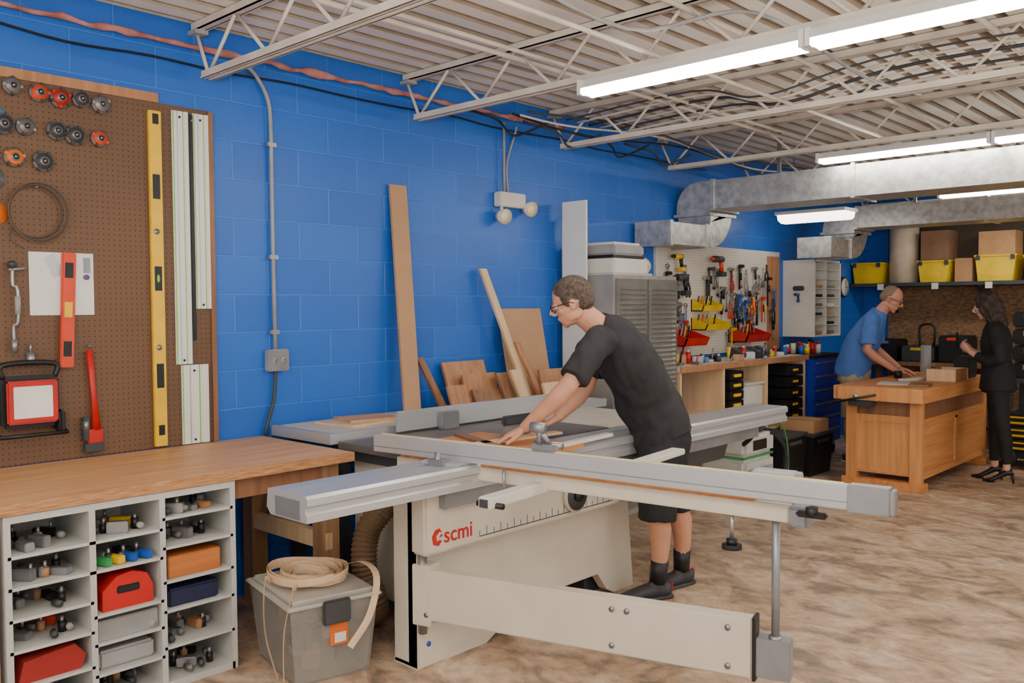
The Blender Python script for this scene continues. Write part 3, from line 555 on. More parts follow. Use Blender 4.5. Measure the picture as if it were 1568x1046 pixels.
t.box((cx+0.25,cy-0.06,0.25),(cx+0.272,cy+0.06,0.35),dgrey,0.006,rot=RR,piv=(cx,cy,0.3)); t.box((cx+0.232,cy-0.02,0.15),(cx+0.236,cy+0.06,0.24),orng,rot=RR,piv=(cx,cy,0.3)); t.box((cx+0.235,cy+0.0,0.16),(cx+0.238,cy+0.05,0.20),wht,rot=RR,piv=(cx,cy,0.3))
for i in range(12): 
    px,py=cx-0.13+0.24*random.random(),cy-0.10+0.18*random.random(); zz=0.01+0.09*(i//5)
    t.box((px-0.04,py-0.03,zz),(px+0.04,py+0.03,zz+0.05+0.05*random.random()),[dgrey,white,iron,black,kraft,steel][i%6],0.01,rot=RZ(random.random()*90))
t.done()
st=M('wood_edge_banding_coil'); ebm=mat('edge_band',(222,190,154),0.6,var=0.06)
def band(pts,w=0.032,th=0.002,sd=(0,0,1)):
    st.sweep(pts,[(w/2,th)]*len(pts),ebm,side=sd,seg=6,smooth=False)
for q in range(7):
    R0=0.075+0.015*q; band([(cx-0.02+0.02*math.sin(q*2.1)+R0*1.15*math.cos(a*pi/14),cy+0.012*math.cos(q*1.7)+R0*math.sin(a*pi/14),0.382+0.004*q+0.008*math.sin(a*0.5+q)) for a in range(29)])
band(smoothpts([(cx-0.02,cy+0.15,0.385),(cx+0.12,cy+0.18,0.43),(cx+0.26,cy+0.15,0.40),(cx+0.30,cy+0.08,0.26),(cx+0.295,cy-0.02,0.15)],6),0.03,0.002,(0.3,0.9,0))
band(smoothpts([(cx+0.08,cy-0.13,0.385),(cx+0.17,cy-0.21,0.39),(cx+0.20,cy-0.27,0.25),(cx+0.16,cy-0.25,0.03)],6),0.026,0.002,(0.7,-0.6,0))
band(smoothpts([(cx-0.06,cy-0.16,0.39),(cx+0.02,cy-0.245,0.41),(cx+0.06,cy-0.27,0.22),(cx+0.10,cy-0.24,0.03)],6),0.026,0.002,(0.7,-0.6,0))
st.done()
# ------------------------------------------------------------ outfeed table beside wall
oft=mat('outfeed_top',(208,199,182),0.5,var=0.05)
o=M('outfeed_table'); o.box((0.03,2.66,0.86),(0.56,4.95,0.905),oft); o.box((0.56,2.66,0.855),(0.575,4.95,0.909),alu)
o.box((0.03,2.63,0.855),(0.575,2.66,0.909),alu)
for x in (0.06,0.48):
    for y in (2.72,4.82): o.box((x,y,0),(x+0.06,y+0.06,0.86),dgrey)
o.done()
M('plywood_offcut').box((0.12,2.85,0.9055),(0.42,3.25,0.918),birch,rot=RZ(8)).done()
M('plywood_offcut').box((0.15,2.95,0.9185),(0.38,3.25,0.93),ply,rot=RZ(-12)).done()
# ------------------------------------------------------------ SAW
s=M('sliding_table_panel_saw')
s.box((1.30,2.44,0.0),(1.46,2.60,0.80),cream,0.006)
s.prism([(2.44,0.0),(2.86,0.0),(2.92,0.03),(3.0,0.13),(3.70,0.13),(3.78,0.03),(3.84,0.0),(4.02,0.0),(3.98,0.40),(3.94,0.78),(2.44,0.78)],'X',1.40,1.455,cream)
s.box((0.62,2.74,0.10),(1.40,3.92,0.78),cream,0.01); s.box((0.66,2.78,0.0),(0.8,2.9,0.1),dgrey); s.box((0.66,3.7,0.0),(0.8,3.84,0.1),dgrey); s.box((1.2,3.7,0.0),(1.36,3.84,0.1),dgrey)
s.prism([(2.60,0.0),(2.60,0.16),(2.44,0.02),(2.44,0.0)],'X',1.30,1.40,cream)
s.box((1.44,2.42,0.505),(1.535,3.80,0.765),cream,0.012); s.box((1.34,2.42,0.765),(1.56,3.9,0.785),alud)
for i in range(22): s.box((1.535,2.74+i*0.045,0.535),(1.5365,2.742+i*0.045,0.575 if i%2 else 0.56),dgrey)
s.box((1.535,2.74,0.532),(1.5365,3.72,0.536),dgrey)
s.cyl((1.535,3.40,0.615),(1.56,3.40,0.615),0.085,cream,seg=28); s.cyl((1.56,3.40,0.615),(1.563,3.40,0.615),0.075,dgrey,seg=28); s.cyl((1.563,3.40,0.615),(1.58,3.40,0.615),0.03,black); s.box((1.56,3.55,0.60),(1.57,3.66,0.66),dgrey,0.004)
s.cyl((1.46,2.50,0.10),(1.463,2.50,0.10),0.012,bluep,seg=12)
cu=bpy.data.curves.new('logo','FONT'); cu.body='scmi'; cu.size=0.095; cu.extrude=0.0008; cu.offset=0.001
lo=bpy.data.objects.new('logo',cu); SC.collection.objects.link(lo); bpy.context.view_layer.update()
me=lo.evaluated_get(bpy.context.evaluated_depsgraph_get()).to_mesh()
T=Matrix.Translation(V((1.5365,2.525,0.548)))@Matrix(((0,0,1,0),(1,0,0,0),(0,1,0,0),(0,0,0,1)))
s.absorb(me,red,False,T); bpy.data.objects.remove(lo)
s.prism([(2.465,0.55),(2.495,0.54),(2.515,0.56),(2.50,0.565),(2.485,0.56),(2.482,0.585),(2.50,0.60),(2.515,0.595),(2.50,0.615),(2.475,0.61),(2.458,0.585)],'X',1.535,1.5368,red)
s.prism([(2.50,0.575),(2.52,0.58),(2.51,0.59)],'X',1.535,1.5368,red)
s.box((0.60,2.66,0.835),(1.325,3.98,0.872),iron,0.003); s.box((1.24,2.9,0.872),(1.245,3.7,0.8725),black)
s.box((0.64,2.70,0.78),(1.30,3.95,0.835),dgrey); s.box((0.60,3.98,0.84),(1.20,4.7,0.872),oft)
s.box((0.62,3.02,0.885),(0.645,4.40,0.995),alu,0.003); s.box((0.645,3.3,0.873),(0.70,3.42,0.97),alud,0.005)
s.prism(arc(3.28,0.87,0.10,0,180,16),'X',1.241,1.244,steel); s.box((1.225,3.2,0.95),(1.26,3.5,1.0),dgrey,0.01); s.box((1.238,3.42,0.87),(1.247,3.48,0.97),steel)
def carriage(y0,y1):
    z=0.87
    s.prism([(1.345,z),(1.36,z+0.002),(1.44,z+0.002),(1.44,z-0.012),(1.455,z-0.012),(1.455,z+0.002),(1.595,z+0.002),(1.605,z-0.01),(1.605,z-0.035),(1.590,z-0.045),(1.590,z-0.06),(1.60,z-0.07),(1.60,z-0.098),(1.36,z-0.098),(1.335,z-0.07)],'Y',y0,y1,alu)
    s.box((1.40,y0-0.004,z-0.09),(1.56,y0,z-0.02),alud)
carriage(1.80,5.60)
s.prism([(1.37,0.70),(1.57,0.70),(1.575,0.765),(1.36,0.765)],'Y',2.5,5.25,alud); s.prism([(1.42,0.60),(1.52,0.60),(1.55,0.70),(1.39,0.70)],'Y',3.9,4.9,dgrey)
P0=V((1.02,2.575,0)); FR=RZ(7.4)
def L(u,v,z): return tuple(FR@V((u,v,0))+P0+V((0,0,z)))
def lbox(u0,v0,z0,u1,v1,z1,m,bev=0.003):
    s.box((P0.x+u0,P0.y+v0,z0),(P0.x+u1,P0.y+v1,z1),m,bev,rot=FR,piv=P0)
lbox(0.0,-0.02,0.882,2.14,0.025,0.962,alu); lbox(0.0,-0.0215,0.906,2.14,-0.019,0.909,alud,0)
lbox(0.03,0.0,0.962,2.12,0.02,0.965,mat('tape',(222,208,160),0.5),0)
lbox(2.14,-0.024,0.876,2.27,0.029,0.966,alud); lbox(2.27,-0.02,0.88,2.285,0.025,0.96,steel)
lbox(0.10,0.03,0.80,1.93,0.085,0.858,cream); lbox(0.12,0.035,0.858,1.80,0.08,0.868,bfurn,0); lbox(1.93,0.02,0.79,2.0,0.10,0.86,alud,0.01)
lbox(0.10,0.62,0.80,0.30,0.67,0.858,cream)
def cbar(u0,v0,v1):
    lbox(u0,v0,0.79,u0+0.06,v1,0.835,white,0.005); lbox(u0+0.012,v0-0.006,0.797,u0+0.048,v0,0.828,dgrey,0)
cbar(0.88,-0.36,0.66); lbox(1.08,0.30,0.845,1.15,0.90,0.872,white,0.004); lbox(1.06,0.085,0.80,1.17,0.36,0.845,cream)
lbox(1.74,0.10,0.86,1.82,0.55,0.885,alu,0.004); lbox(1.80,0.03,0.94,1.95,0.09,0.975,alu,0.006)
s.cyl(L(0.85,-0.32,0.80),L(0.97,-0.32,0.80),0.012,black)
for u in (0.28,0.74):
    s.cyl(L(u,0.0,0.87),L(u,0.0,0.76),0.007,steel); s.cyl(L(u,0.0,0.76),L(u,0.0,0.735),0.022,black,seg=8)
s.cyl(L(1.72,0.05,0.80),L(1.72,0.05,0.71),0.008,steel); s.cyl(L(1.72,0.05,0.71),L(1.72,0.05,0.69),0.02,black); s.cyl(L(1.72,0.05,0.69),L(1.72,0.05,0.675),0.036,rub)
lbox(1.98,-0.05,0.845,2.08,-0.02,0.865,black,0.006); s.cyl(L(2.03,-0.035,0.88),L(2.03,-0.035,0.85),0.02,black)
lbox(0.36,-0.10,0.872,0.56,0.02,0.885,alu); lbox(0.42,-0.12,0.845,0.50,-0.06,0.90,alud,0.004); s.cyl(L(0.46,-0.1,0.80),L(0.46,-0.1,0.93),0.012,steel); s.cyl(L(0.40,-0.14,0.86),L(0.52,-0.14,0.86),0.009,dgrey)
lbox(0.88,-0.015,0.965,1.0,0.03,0.990,alud,0.008); s.cyl(L(0.92,0.0,0.99),L(0.92,0.0,1.075),0.012,steel); s.cyl(L(0.89,-0.01,1.06),L(0.95,-0.01,1.06),0.022,alud); s.cyl(L(0.91,0.0,1.055),L(0.96,0.01,1.0),0.010,alud)
s.cyl(L(0.87,0.045,0.983),L(1.0,0.045,0.983),0.016,steel)
a0=V((1.47,2.47,0)); a1=V((2.80,2.86,0)); ang=math.atan2(a1.y-a0.y,a1.x-a0.x); AR=Matrix.Rotation(ang,3,'Z'); Ln=(a1-a0).length
def abox(u0,v0,z0,u1,v1,z1,m,bev=0.004): s.box((a0.x+u0,a0.y+v0,z0),(a0.x+u1,a0.y+v1,z1),m,bev,rot=AR,piv=a0)
abox(0,-0.03,0.225,Ln,0.035,0.440,cream,0.006); abox(Ln,-0.034,0.22,Ln+0.012,0.039,0.445,black,0); abox(-0.04,-0.035,0.20,0.05,0.05,0.46,cream); s.cyl((1.47,2.46,0.16),(1.47,2.46,0.50),0.02,steel)
for u,z in ((0.86,0.40),(0.86,0.26),(1.30,0.40),(1.30,0.26),(0.03,0.25),(0.92,0.40)):
    q=AR@V((u,-0.03,0))+a0; q2=AR@V((u,-0.036,0))+a0; s.cyl((q.x,q.y,z),(q2.x,q2.y,z),0.011,steel,seg=12)
abox(Ln+0.012,-0.03,0.235,Ln+0.13,0.04,0.375,alud,0.004)
q=AR@V((Ln+0.075,0.0,0))+a0; s.cyl((q.x,q.y,0.37),(q.x,q.y,0.80),0.0145,alud); s.cyl((q.x,q.y,0.37),(q.x,q.y,0.385),0.024,steel)
s.done()
wp=M('plywood_workpiece'); wp.box((1.0,2.76,0.8735),(1.68,3.30,0.892),bfurn,rot=RZ(3)); wp.box((1.30,2.76,0.893),(1.36,3.5,0.905),birch,rot=RZ(-4)); wp.box((1.0,3.0,0.893),(1.5,3.05,0.905),walnut,rot=RZ(-20)); wp.done()
M('white_wood_strip').box((1.62,2.95,0.893),(1.66,3.6,0.91),white,rot=RZ(5)).done()
hz=M('dust_hose'); pts=smoothpts([(1.00,2.66,0.62),(0.97,2.56,0.50),(0.99,2.52,0.34),(1.02,2.55,0.18),(0.92,2.62,0.08),(0.70,2.64,0.07)],16)
hz.sweep(pts,[0.056+(0.008 if i%2 else 0) for i in range(len(pts))],hosem,seg=16,smooth=False).done()
# ------------------------------------------------------------ PEOPLE
def voxelize(m,vox,sm=3,fac=0.5):
    """turn an M of overlapping closed solids into one continuous surface mesh"""
    me=bpy.data.meshes.new('tmp'); bmesh.ops.recalc_face_normals(m.bm,faces=m.bm.faces); m.bm.to_mesh(me); m.bm.free()
    ob=bpy.data.objects.new('tmp',me); SC.collection.objects.link(ob)
    r=ob.modifiers.new('r','REMESH'); r.mode='VOXEL'; r.voxel_size=vox; r.use_smooth_shade=True
    if sm:
        q=ob.modifiers.new('s','SMOOTH'); q.iterations=sm; q.factor=fac
    bpy.context.view_layer.update()
    out=bpy.data.meshes.new_from_object(ob.evaluated_get(bpy.context.evaluated_depsgraph_get()))
    bpy.data.objects.remove(ob)
    return out
dummy=black
def crumple(me,amp,sc,seed=0):
    ns=[v.normal.copy() for v in me.vertices]
    for v,n in zip(me.vertices,ns):
        p=V((v.co.x*sc,v.co.y*sc,v.co.z*sc*0.6))+V((seed,0,0))
        v.co+=n*amp*(noise.noise(p)+0.5*noise.noise(p*2.3))
def hand_parts(b,w,yd,zn,side,curl=0.25,s=1.0,spread=0.0):
    y=V(yd).normalized(); z=V(zn); z=(z-y*z.dot(y)).normalized(); x=y.cross(z)*side
    T=lambda a,c,d: V(w)+(x*a+y*c+z*d)*s
    b.sweep([T(0,-0.03,0),T(0,0.0,0),T(0.0,0.03,0),T(0,0.065,0),T(0,0.092,0),T(0,0.10,0)],[(0.027*s,0.021*s),(0.027*s,0.020*s),(0.035*s,0.018*s),(0.041*s,0.016*s),(0.040*s,0.013*s),(0.034*s,0.009*s)],dummy,side=x,seg=14)
    for fx,L_,r0,k in ((0.031,0.070,0.0095,0),(0.0105,0.078,0.0098,1),(-0.010,0.073,0.0093,2),(-0.030,0.057,0.0083,3)):
        a=0.08; p=T(fx,0.085,0.0); pts=[p]; rr=[r0*s]; sp=fx*(3.5+spread)
        for j,fr in enumerate((0.2,0.42,0.32,0.26)):
            d=(y*math.cos(a)-z*math.sin(a)+x*sp*0.6).normalized(); p=p+d*L_*fr*s; pts.append(p); rr.append(r0*s*(1-0.09*(j+1))); a+=curl*(1.0+0.25*k)
        b.sweep(pts,rr,dummy,seg=10); b.ell(pts[-1],rr[-1],dummy,seg=8)
    pts=[T(0.018,0.015,-0.006),T(0.040,0.042,-0.014),T(0.056,0.068,-0.018),T(0.060,0.092,-0.022)]
    b.sweep(pts,[0.015*s,0.0125*s,0.0105*s,0.0088*s],dummy,seg=10); b.ell(pts[-1],0.0088*s,dummy,seg=8)
def skin(name,c): 
    m=mat(name,c,0.5,var=0.06,scale=14,bump=0.04,bs=120); b=m.node_tree.nodes['Principled BSDF']
    b.inputs['Subsurface Weight'].default_value=0.12; b.inputs['Subsurface Radius'].default_value=(0.02,0.008,0.004); return m
def head(out,c,f,up,S,sk,hairm,style,glasses=False):
    f=V(f).normalized(); up=V(up); up=(up-f*up.dot(f)).normalized(); x=f.cross(up)
    R=Matrix((x,f,up)).transposed(); c=V(c)
    T=lambda a,b_,d: c+R@(V((a,b_,d))*S)
    h=M('h'); E=lambda p,r: h.ell(T(*p),tuple(q*S for q in r),dummy,rot=R,seg=20)
    E((0,-0.05,0.11),(0.325,0.405,0.385)); E((0,0.08,-0.10),(0.27,0.29,0.30)); E((0,0.12,-0.27),(0.225,0.245,0.19)); E((0,0.265,-0.405),(0.10,0.085,0.07))
    E((0,0.25,-0.25),(0.145,0.125,0.13)); E((0,0.33,0.10),(0.20,0.05,0.05))
    for sg in (-1,1):
        E((0.16*sg,0.22,-0.10),(0.085,0.105,0.08)); E((0.325*sg,-0.03,-0.06),(0.032,0.070,0.115)); E((0.19*sg,0.02,-0.26),(0.07,0.20,0.11)); E((0.10*sg,0.20,-0.36),(0.08,0.10,0.07))
    h.sweep([T(0,0.335,0.10),T(0,0.395,0.02),T(0,0.455,-0.06),T(0,0.485,-0.115)],[0.035*S,0.038*S,0.048*S,0.052*S],dummy,seg=10)
    for sg in (-1,1): E((0.045*sg,0.41,-0.135),(0.038,0.05,0.034))
    E((0,0.345,-0.235),(0.105,0.05,0.022)); E((0,0.338,-0.275),(0.095,0.05,0.026))
    out.absorb(voxelize(h,0.0045*S/0.24,2),sk,True)
    eye=mat('eye_white',(225,220,212),0.3); iris=mat('eye_dark',(50,36,28),0.3); lip=mat('lips',(176,108,94),0.5)
    for sg in (-1,1):
        out.ell(T(0.135*sg,0.318,0.02),0.050*S,eye,seg=12); out.ell(T(0.135*sg,0.350,0.016),0.022*S,iris,seg=10)
        out.sweep([T(0.06*sg,0.380,0.115),T(0.14*sg,0.370,0.135),T(0.22*sg,0.315,0.11)],0.010*S,hairm,seg=6)
        out.sweep([T(0.075*sg,0.352,0.055),T(0.14*sg,0.362,0.068),T(0.20*sg,0.335,0.05)],0.018*S,sk,seg=8)
    out.sweep([T(-0.085,0.362,-0.255),T(0,0.392,-0.253),T(0.085,0.362,-0.255)],[0.006*S,0.010*S,0.006*S],lip,seg=6)
    q=M('q'); E=lambda p,r: q.ell(T(*p),tuple(z*S for z in r),dummy,rot=R,seg=20)
    if style=='short':
        E((0,-0.075,0.155),(0.340,0.405,0.362)); E((0,-0.22,-0.02),(0.292,0.262,0.27))
        for sg in (-1,1): E((0.275*sg,0.03,0.08),(0.065,0.13,0.16))
        me=voxelize(q,0.005*S/0.24,1); crumple(me,0.0018,130)
    elif style=='buzz':
        E((0,-0.10,0.13),(0.338,0.375,0.375)); E((0,-0.24,-0.03),(0.28,0.24,0.22))
        me=voxelize(q,0.006*S/0.24,2); crumple(me,0.0015,90)
    else:
        E((0,-0.08,0.17),(0.38,0.44,0.38)); E((0,-0.28,-0.1),(0.36,0.30,0.42)); E((0.02,-0.34,-0.45),(0.34,0.24,0.42)); E((0.0,-0.36,-0.80),(0.28,0.18,0.30))
        for sg in (-1,1): E((0.31*sg,-0.02,-0.12),(0.12,0.24,0.38)); E((0.30*sg,-0.08,-0.55),(0.13,0.20,0.36)); E((0.24*sg,-0.12,-0.85),(0.12,0.15,0.22))
        me=voxelize(q,0.006,2); crumple(me,0.016,26); 
    out.absorb(me,hairm,True)
    if glasses:
        gm_=mat('glasses_frame',(40,24,24),0.3)
        for sg in (-1,1):
            out.sweep([T(0.145*sg+0.095*math.cos(a*pi/8),0.415,0.01+0.065*math.sin(a*pi/8)) for a in range(16)],0.009*S,gm_,seg=6,closed=True)
            out.sweep([T(0.235*sg,0.415,0.03),T(0.345*sg,0.30,0.03),T(0.355*sg,0.0,0.01),T(0.35*sg,-0.08,-0.04)],0.010*S,gm_,seg=6)
        out.sweep([T(-0.05,0.42,0.03),T(0.05,0.42,0.03)],0.009*S,gm_,seg=6)
    return T
def shoe(out,ank,fd,m,sole,accent=None,L_=0.29):
    fd=V((fd[0],fd[1],0)).normalized(); a=V(ank); sd=V((-fd.y,fd.x,0)); b=M('b'); g=V((a.x,a.y,0)); k=L_/0.29
    b.sweep([g-fd*0.075*k+V((0,0,0.045)),g-fd*0.06*k+V((0,0,0.05)),g+V((0,0,0.055)),g+fd*0.08*k+V((0,0,0.048)),g+fd*0.15*k+V((0,0,0.037)),g+fd*0.20*k+V((0,0,0.030)),g+fd*0.215*k+V((0,0,0.028))],[(0.025,0.03),(0.036,0.037),(0.038,0.042),(0.045,0.036),(0.048,0.027),(0.036,0.02),(0.015,0.010)],dummy,side=sd,seg=16)
    b.sweep([a+V((0,0,0.0)),g+V((0,0,0.05))],[(0.042,0.046),(0.042,0.05)],dummy,side=sd,seg=16)
    out.absorb(voxelize(b,0.006,2),m,True)
    out.sweep([g-fd*0.085*k+V((0,0,0.013)),g+V((0,0,0.013)),g+fd*0.10*k+V((0,0,0.013)),g+fd*0.21*k+V((0,0,0.013))],[(0.028,0.013),(0.038,0.013),(0.048,0.013),(0.028,0.013)],sole,side=sd,seg=12)
    if accent:
        out.box(g-fd*0.086+V((-0.012,-0.012,0.03)),g-fd*0.080+V((0.012,0.012,0.085)),accent,0.006)
        for q in range(4): out.sweep([g+fd*(0.05+0.025*q)+sd*0.022+V((0,0,0.086-0.008*q)),g+fd*(0.05+0.025*q)-sd*0.022+V((0,0,0.086-0.008*q))],0.003,accent,seg=6)
def frame(o,f):
    o=V((o[0],o[1],0)); f=V((f[0],f[1],0)).normalized(); l=V((-f.y,f.x,0))
    return lambda a,b,z: o+f*a+l*b+V((0,0,z)), f, l
# --- man at the saw
sk=skin('skin_man',(206,150,122)); tee=mat('black_tshirt',(42,40,44),0.85,var=0.12,bump=0.25,bs=9); sho=mat('black_shorts',(28,28,31),0.8,bump=0.2,bs=12)
hr=mat('grey_brown_hair',(58,47,40),0.85,c2=(98,85,74),scale=60,bump=0.5,bs=90)
G,f,l=frame((1.655,3.93),(-0.73,-0.68))
man=M('man_using_saw')
b=M('b')
b.sweep([G(0.02,0,0.92),G(0.04,0.03,1.08),G(0.15,0.13,1.26),G(0.25,0.20,1.38),G(0.31,0.25,1.45)],[(0.13,0.11),(0.14,0.11),(0.15,0.10),(0.11,0.08),(0.06,0.06)],dummy,side=l)
b.sweep([G(-0.03,0,0.80),G(0.0,0,0.95)],[(0.13,0.11),(0.13,0.11)],dummy,side=l)
b.sweep([G(0.29,0.24,1.42),G(0.35,0.27,1.475),G(0.42,0.295,1.53)],[0.07,0.064,0.060],dummy)
b.sweep([G(0.31,0.36,1.39),G(0.41,0.49,1.29),G(0.48,0.54,1.19),G(0.53,0.53,1.13),G(0.60,0.50,1.06),G(0.70,0.46,0.965)],[0.040,0.046,0.045,0.047,0.040,0.027],dummy); b.ell(G(0.48,0.54,1.185),0.045,dummy)
b.sweep([G(0.27,0.08,1.39),G(0.31,-0.01,1.27),G(0.35,-0.03,1.13),G(0.40,0.0,1.07),G(0.52,0.07,0.965)],[0.040,0.046,0.045,0.046,0.027],dummy); b.ell(G(0.35,-0.03,1.13),0.045,dummy)
b.sweep([G(-0.02,0.07,0.84),G(-0.01,0.095,0.68),G(0.005,0.10,0.51),G(-0.02,0.085,0.38),G(-0.025,0.065,0.27),G(-0.01,0.05,0.10)],[0.080,0.078,0.058,0.060,0.048,0.036],dummy)
b.sweep([G(-0.05,-0.07,0.84),G(-0.09,-0.095,0.68),G(-0.13,-0.10,0.50),G(-0.17,-0.125,0.38),G(-0.18,-0.14,0.27),G(-0.18,-0.17,0.10)],[0.080,0.078,0.058,0.060,0.048,0.036],dummy)
man.absorb(voxelize(b,0.007,3),sk,True)
b=M('b'); hand_parts(b,G(0.70,0.46,0.965),f*0.9+V((0,0,-0.42)),V((0,0,1))+f*0.4,-1,0.06,1.02,3)
man.absorb(voxelize(b,0.0038,2),sk,True)
b=M('b'); hand_parts(b,G(0.52,0.07,0.965),f*0.85+l*0.2+V((0,0,-0.42)),V((0,0,1))+f*0.4,1,0.06,1.02,3)
man.absorb(voxelize(b,0.0038,2),sk,True)
b=M('b')
b.sweep([G(-0.05,0.0,0.855),G(-0.02,0.0,0.95),G(0.04,0.02,1.06),G(0.10,0.08,1.18),G(0.17,0.14,1.29),G(0.235,0.19,1.38),G(0.29,0.235,1.44),G(0.32,0.255,1.47)],[(0.18,0.165),(0.178,0.160),(0.180,0.160),(0.188,0.158),(0.195,0.148),(0.18,0.125),(0.125,0.09),(0.078,0.072)],dummy,side=l,seg=28)
b.ell(G(0.33,0.375,1.39),(0.075,0.075,0.068),dummy); b.ell(G(0.26,0.07,1.395),(0.075,0.075,0.068),dummy)
b.sweep([G(0.30,0.34,1.405),G(0.40,0.475,1.30),G(0.465,0.53,1.21)],[0.076,0.072,0.074],dummy,seg=20); b.sweep([G(0.26,0.08,1.405),G(0.31,-0.01,1.28),G(0.34,-0.03,1.19)],[0.076,0.072,0.072],dummy,seg=20)
me=voxelize(b,0.008,3); crumple(me,0.016,11,3); man.absorb(me,tee,True)
b=M('b')
b.sweep([G(-0.03,0,0.93),G(-0.04,0,0.84),G(-0.05,0,0.76)],[(0.165,0.15),(0.175,0.155),(0.165,0.138)],dummy,side=l,seg=24)
b.sweep([G(-0.03,0.085,0.82),G(-0.015,0.10,0.66),G(0.0,0.10,0.44)],[(0.105,0.12),(0.10,0.11),(0.095,0.10)],dummy,side=l,seg=20)
b.sweep([G(-0.06,-0.085,0.82),G(-0.10,-0.10,0.66),G(-0.145,-0.11,0.44)],[(0.105,0.12),(0.10,0.11),(0.095,0.10)],dummy,side=l,seg=20)
me=voxelize(b,0.008,2); crumple(me,0.010,11,8); man.absorb(me,sho,True)
for (p,q) in ((G(-0.022,0.06,0.21),G(-0.01,0.05,0.09)),(G(-0.18,-0.155,0.21),G(-0.18,-0.17,0.09))): man.sweep([p,q],[0.047,0.044],black,seg=14)
shm=mat('dark_shoe',(52,52,58),0.6); shoe(man,G(-0.01,0.05,0.10),f+l*0.35,shm,dgrey,red); shoe(man,G(-0.18,-0.17,0.10),f*0.8+l*0.5,shm,dgrey,red)
up=V((0,0,1))+f*0.45
head(man,G(0.455,0.300,1.575),f*0.92-l*0.18-V((0,0,0.36)),up,0.245,sk,hr,'short',glasses=True)
man.done()
# --- man in blue shirt
sk2=skin('skin_man2',(210,148,122)); G,f,l=frame((0.80,8.70),(0.95,0.22))
m2=M('man_in_blue_shirt'); b=M('b')
b.sweep([G(0.0,0,0.90),G(0.04,0,1.08),G(0.12,0,1.26),G(0.19,0,1.40),G(0.23,0,1.47)],[(0.14,0.11),(0.14,0.11),(0.15,0.10),(0.11,0.08),(0.06,0.06)],dummy,side=l)
b.sweep([G(0.21,0,1.43),G(0.26,0,1.50),G(0.31,0,1.56)],[0.07,0.062,0.058],dummy)
for sg in (-1,1):
    b.sweep([G(0.19,0.17*sg,1.39),G(0.17,0.24*sg,1.27),G(0.16,0.26*sg,1.12),G(0.22,0.24*sg,1.06),G(0.40,0.17*sg,0.925)],[0.042,0.048,0.045,0.046,0.027],dummy); b.ell(G(0.16,0.26*sg,1.12),0.045,dummy)
    b.sweep([G(0,0.08*sg,0.86),G(0.01,0.11*sg,0.68),G(0.0,0.12*sg,0.50),G(-0.02,0.12*sg,0.36),G(0,0.12*sg,0.10)],[0.085,0.080,0.058,0.058,0.036],dummy)
m2.absorb(voxelize(b,0.009,3),sk2,True)
for sg in (-1,1):
    b=M('b'); hand_parts(b,G(0.40,0.17*sg,0.925),f*0.95-l*0.3*sg+V((0,0,-0.22)),V((0,0,1))+f*0.2,sg,0.12,1.0); m2.absorb(voxelize(b,0.0045,2),sk2,True)
b=M('b'); b.sweep([G(-0.02,0,0.84),G(0.0,0,0.95),G(0.04,0,1.08),G(0.10,0,1.22),G(0.16,0,1.34),G(0.20,0,1.42),G(0.24,0,1.49)],[(0.18,0.165),(0.182,0.165),(0.185,0.165),(0.195,0.155),(0.195,0.13),(0.15,0.10),(0.075,0.07)],dummy,side=l,seg=24)
for sg in (-1,1): b.ell(G(0.19,0.18*sg,1.41),0.075,dummy); b.sweep([G(0.19,0.17*sg,1.42),G(0.175,0.24*sg,1.28),G(0.17,0.255*sg,1.17)],[0.078,0.078,0.080],dummy,seg=16)
me=voxelize(b,0.010,3); crumple(me,0.010,9,1); m2.absorb(me,mat('blue_tshirt',(80,120,196),0.85,bump=0.2,bs=9),True)
b=M('b'); b.sweep([G(0,0,0.92),G(0,0,0.8)],[(0.17,0.155),(0.18,0.16)],dummy,side=l,seg=20)
for sg in (-1,1): b.sweep([G(0,0.09*sg,0.82),G(0.01,0.115*sg,0.62),G(0.0,0.12*sg,0.44)],[0.115,0.105,0.10],dummy,seg=16)
me=voxelize(b,0.010,2); crumple(me,0.008,10,2); m2.absorb(me,mat('khaki_shorts',(170,152,126),0.85),True)
for sg in (-1,1): shoe(m2,G(0,0.12*sg,0.10),f,shm,white)
head(m2,G(0.345,0,1.605),f*0.85-V((0,0,0.45))-l*0.15,V((0,0,1))+f*0.5,0.245,sk2,mat('short_grey_hair',(140,118,100),0.8,bump=0.4,bs=90),'buzz',glasses=True)
m2.done()
# --- woman
sk3=skin('skin_woman',(216,164,142)); G,f,l=frame((2.12,8.52),(-0.97,-0.18))
wm=M('woman_in_black_suit'); b=M('b'); blz=mat('black_blazer',(20,20,22),0.75,bump=0.2,bs=12)
b.sweep([G(0,0,1.30),G(0.01,0,1.39),G(0.05,0,1.46)],[0.06,0.05,0.047],dummy)
for sg in (-1,1): b.sweep([G(0.12,0.15*sg,1.09),G(0.20,0.10*sg,1.14)],[0.03,0.023],dummy)
for sg in (-1,1): b.sweep([G(-0.0+(-0.1 if sg>0 else 0.0),0.08*sg,0.22),G(0.0+(-0.1 if sg>0 else 0.0),0.08*sg,0.11)],[0.032,0.03],dummy)
wm.absorb(voxelize(b,0.006,2),sk3,True)
for sg in (-1,1):
    b=M('b'); hand_parts(b,G(0.20,0.10*sg,1.14),f*0.6-l*0.45*sg+V((0,0,0.5)),f*0.8+l*0.5*sg,-sg,0.35,0.9); wm.absorb(voxelize(b,0.0045,2),sk3,True)
b=M('b'); b.sweep([G(-0.02,0,0.80),G(-0.02,0,0.92),G(-0.01,0,1.06),G(0.0,0,1.22),G(0,0,1.33),G(0.01,0,1.40)],[(0.185,0.15),(0.175,0.14),(0.145,0.115),(0.165,0.13),(0.16,0.10),(0.065,0.06)],dummy,side=l,seg=24)
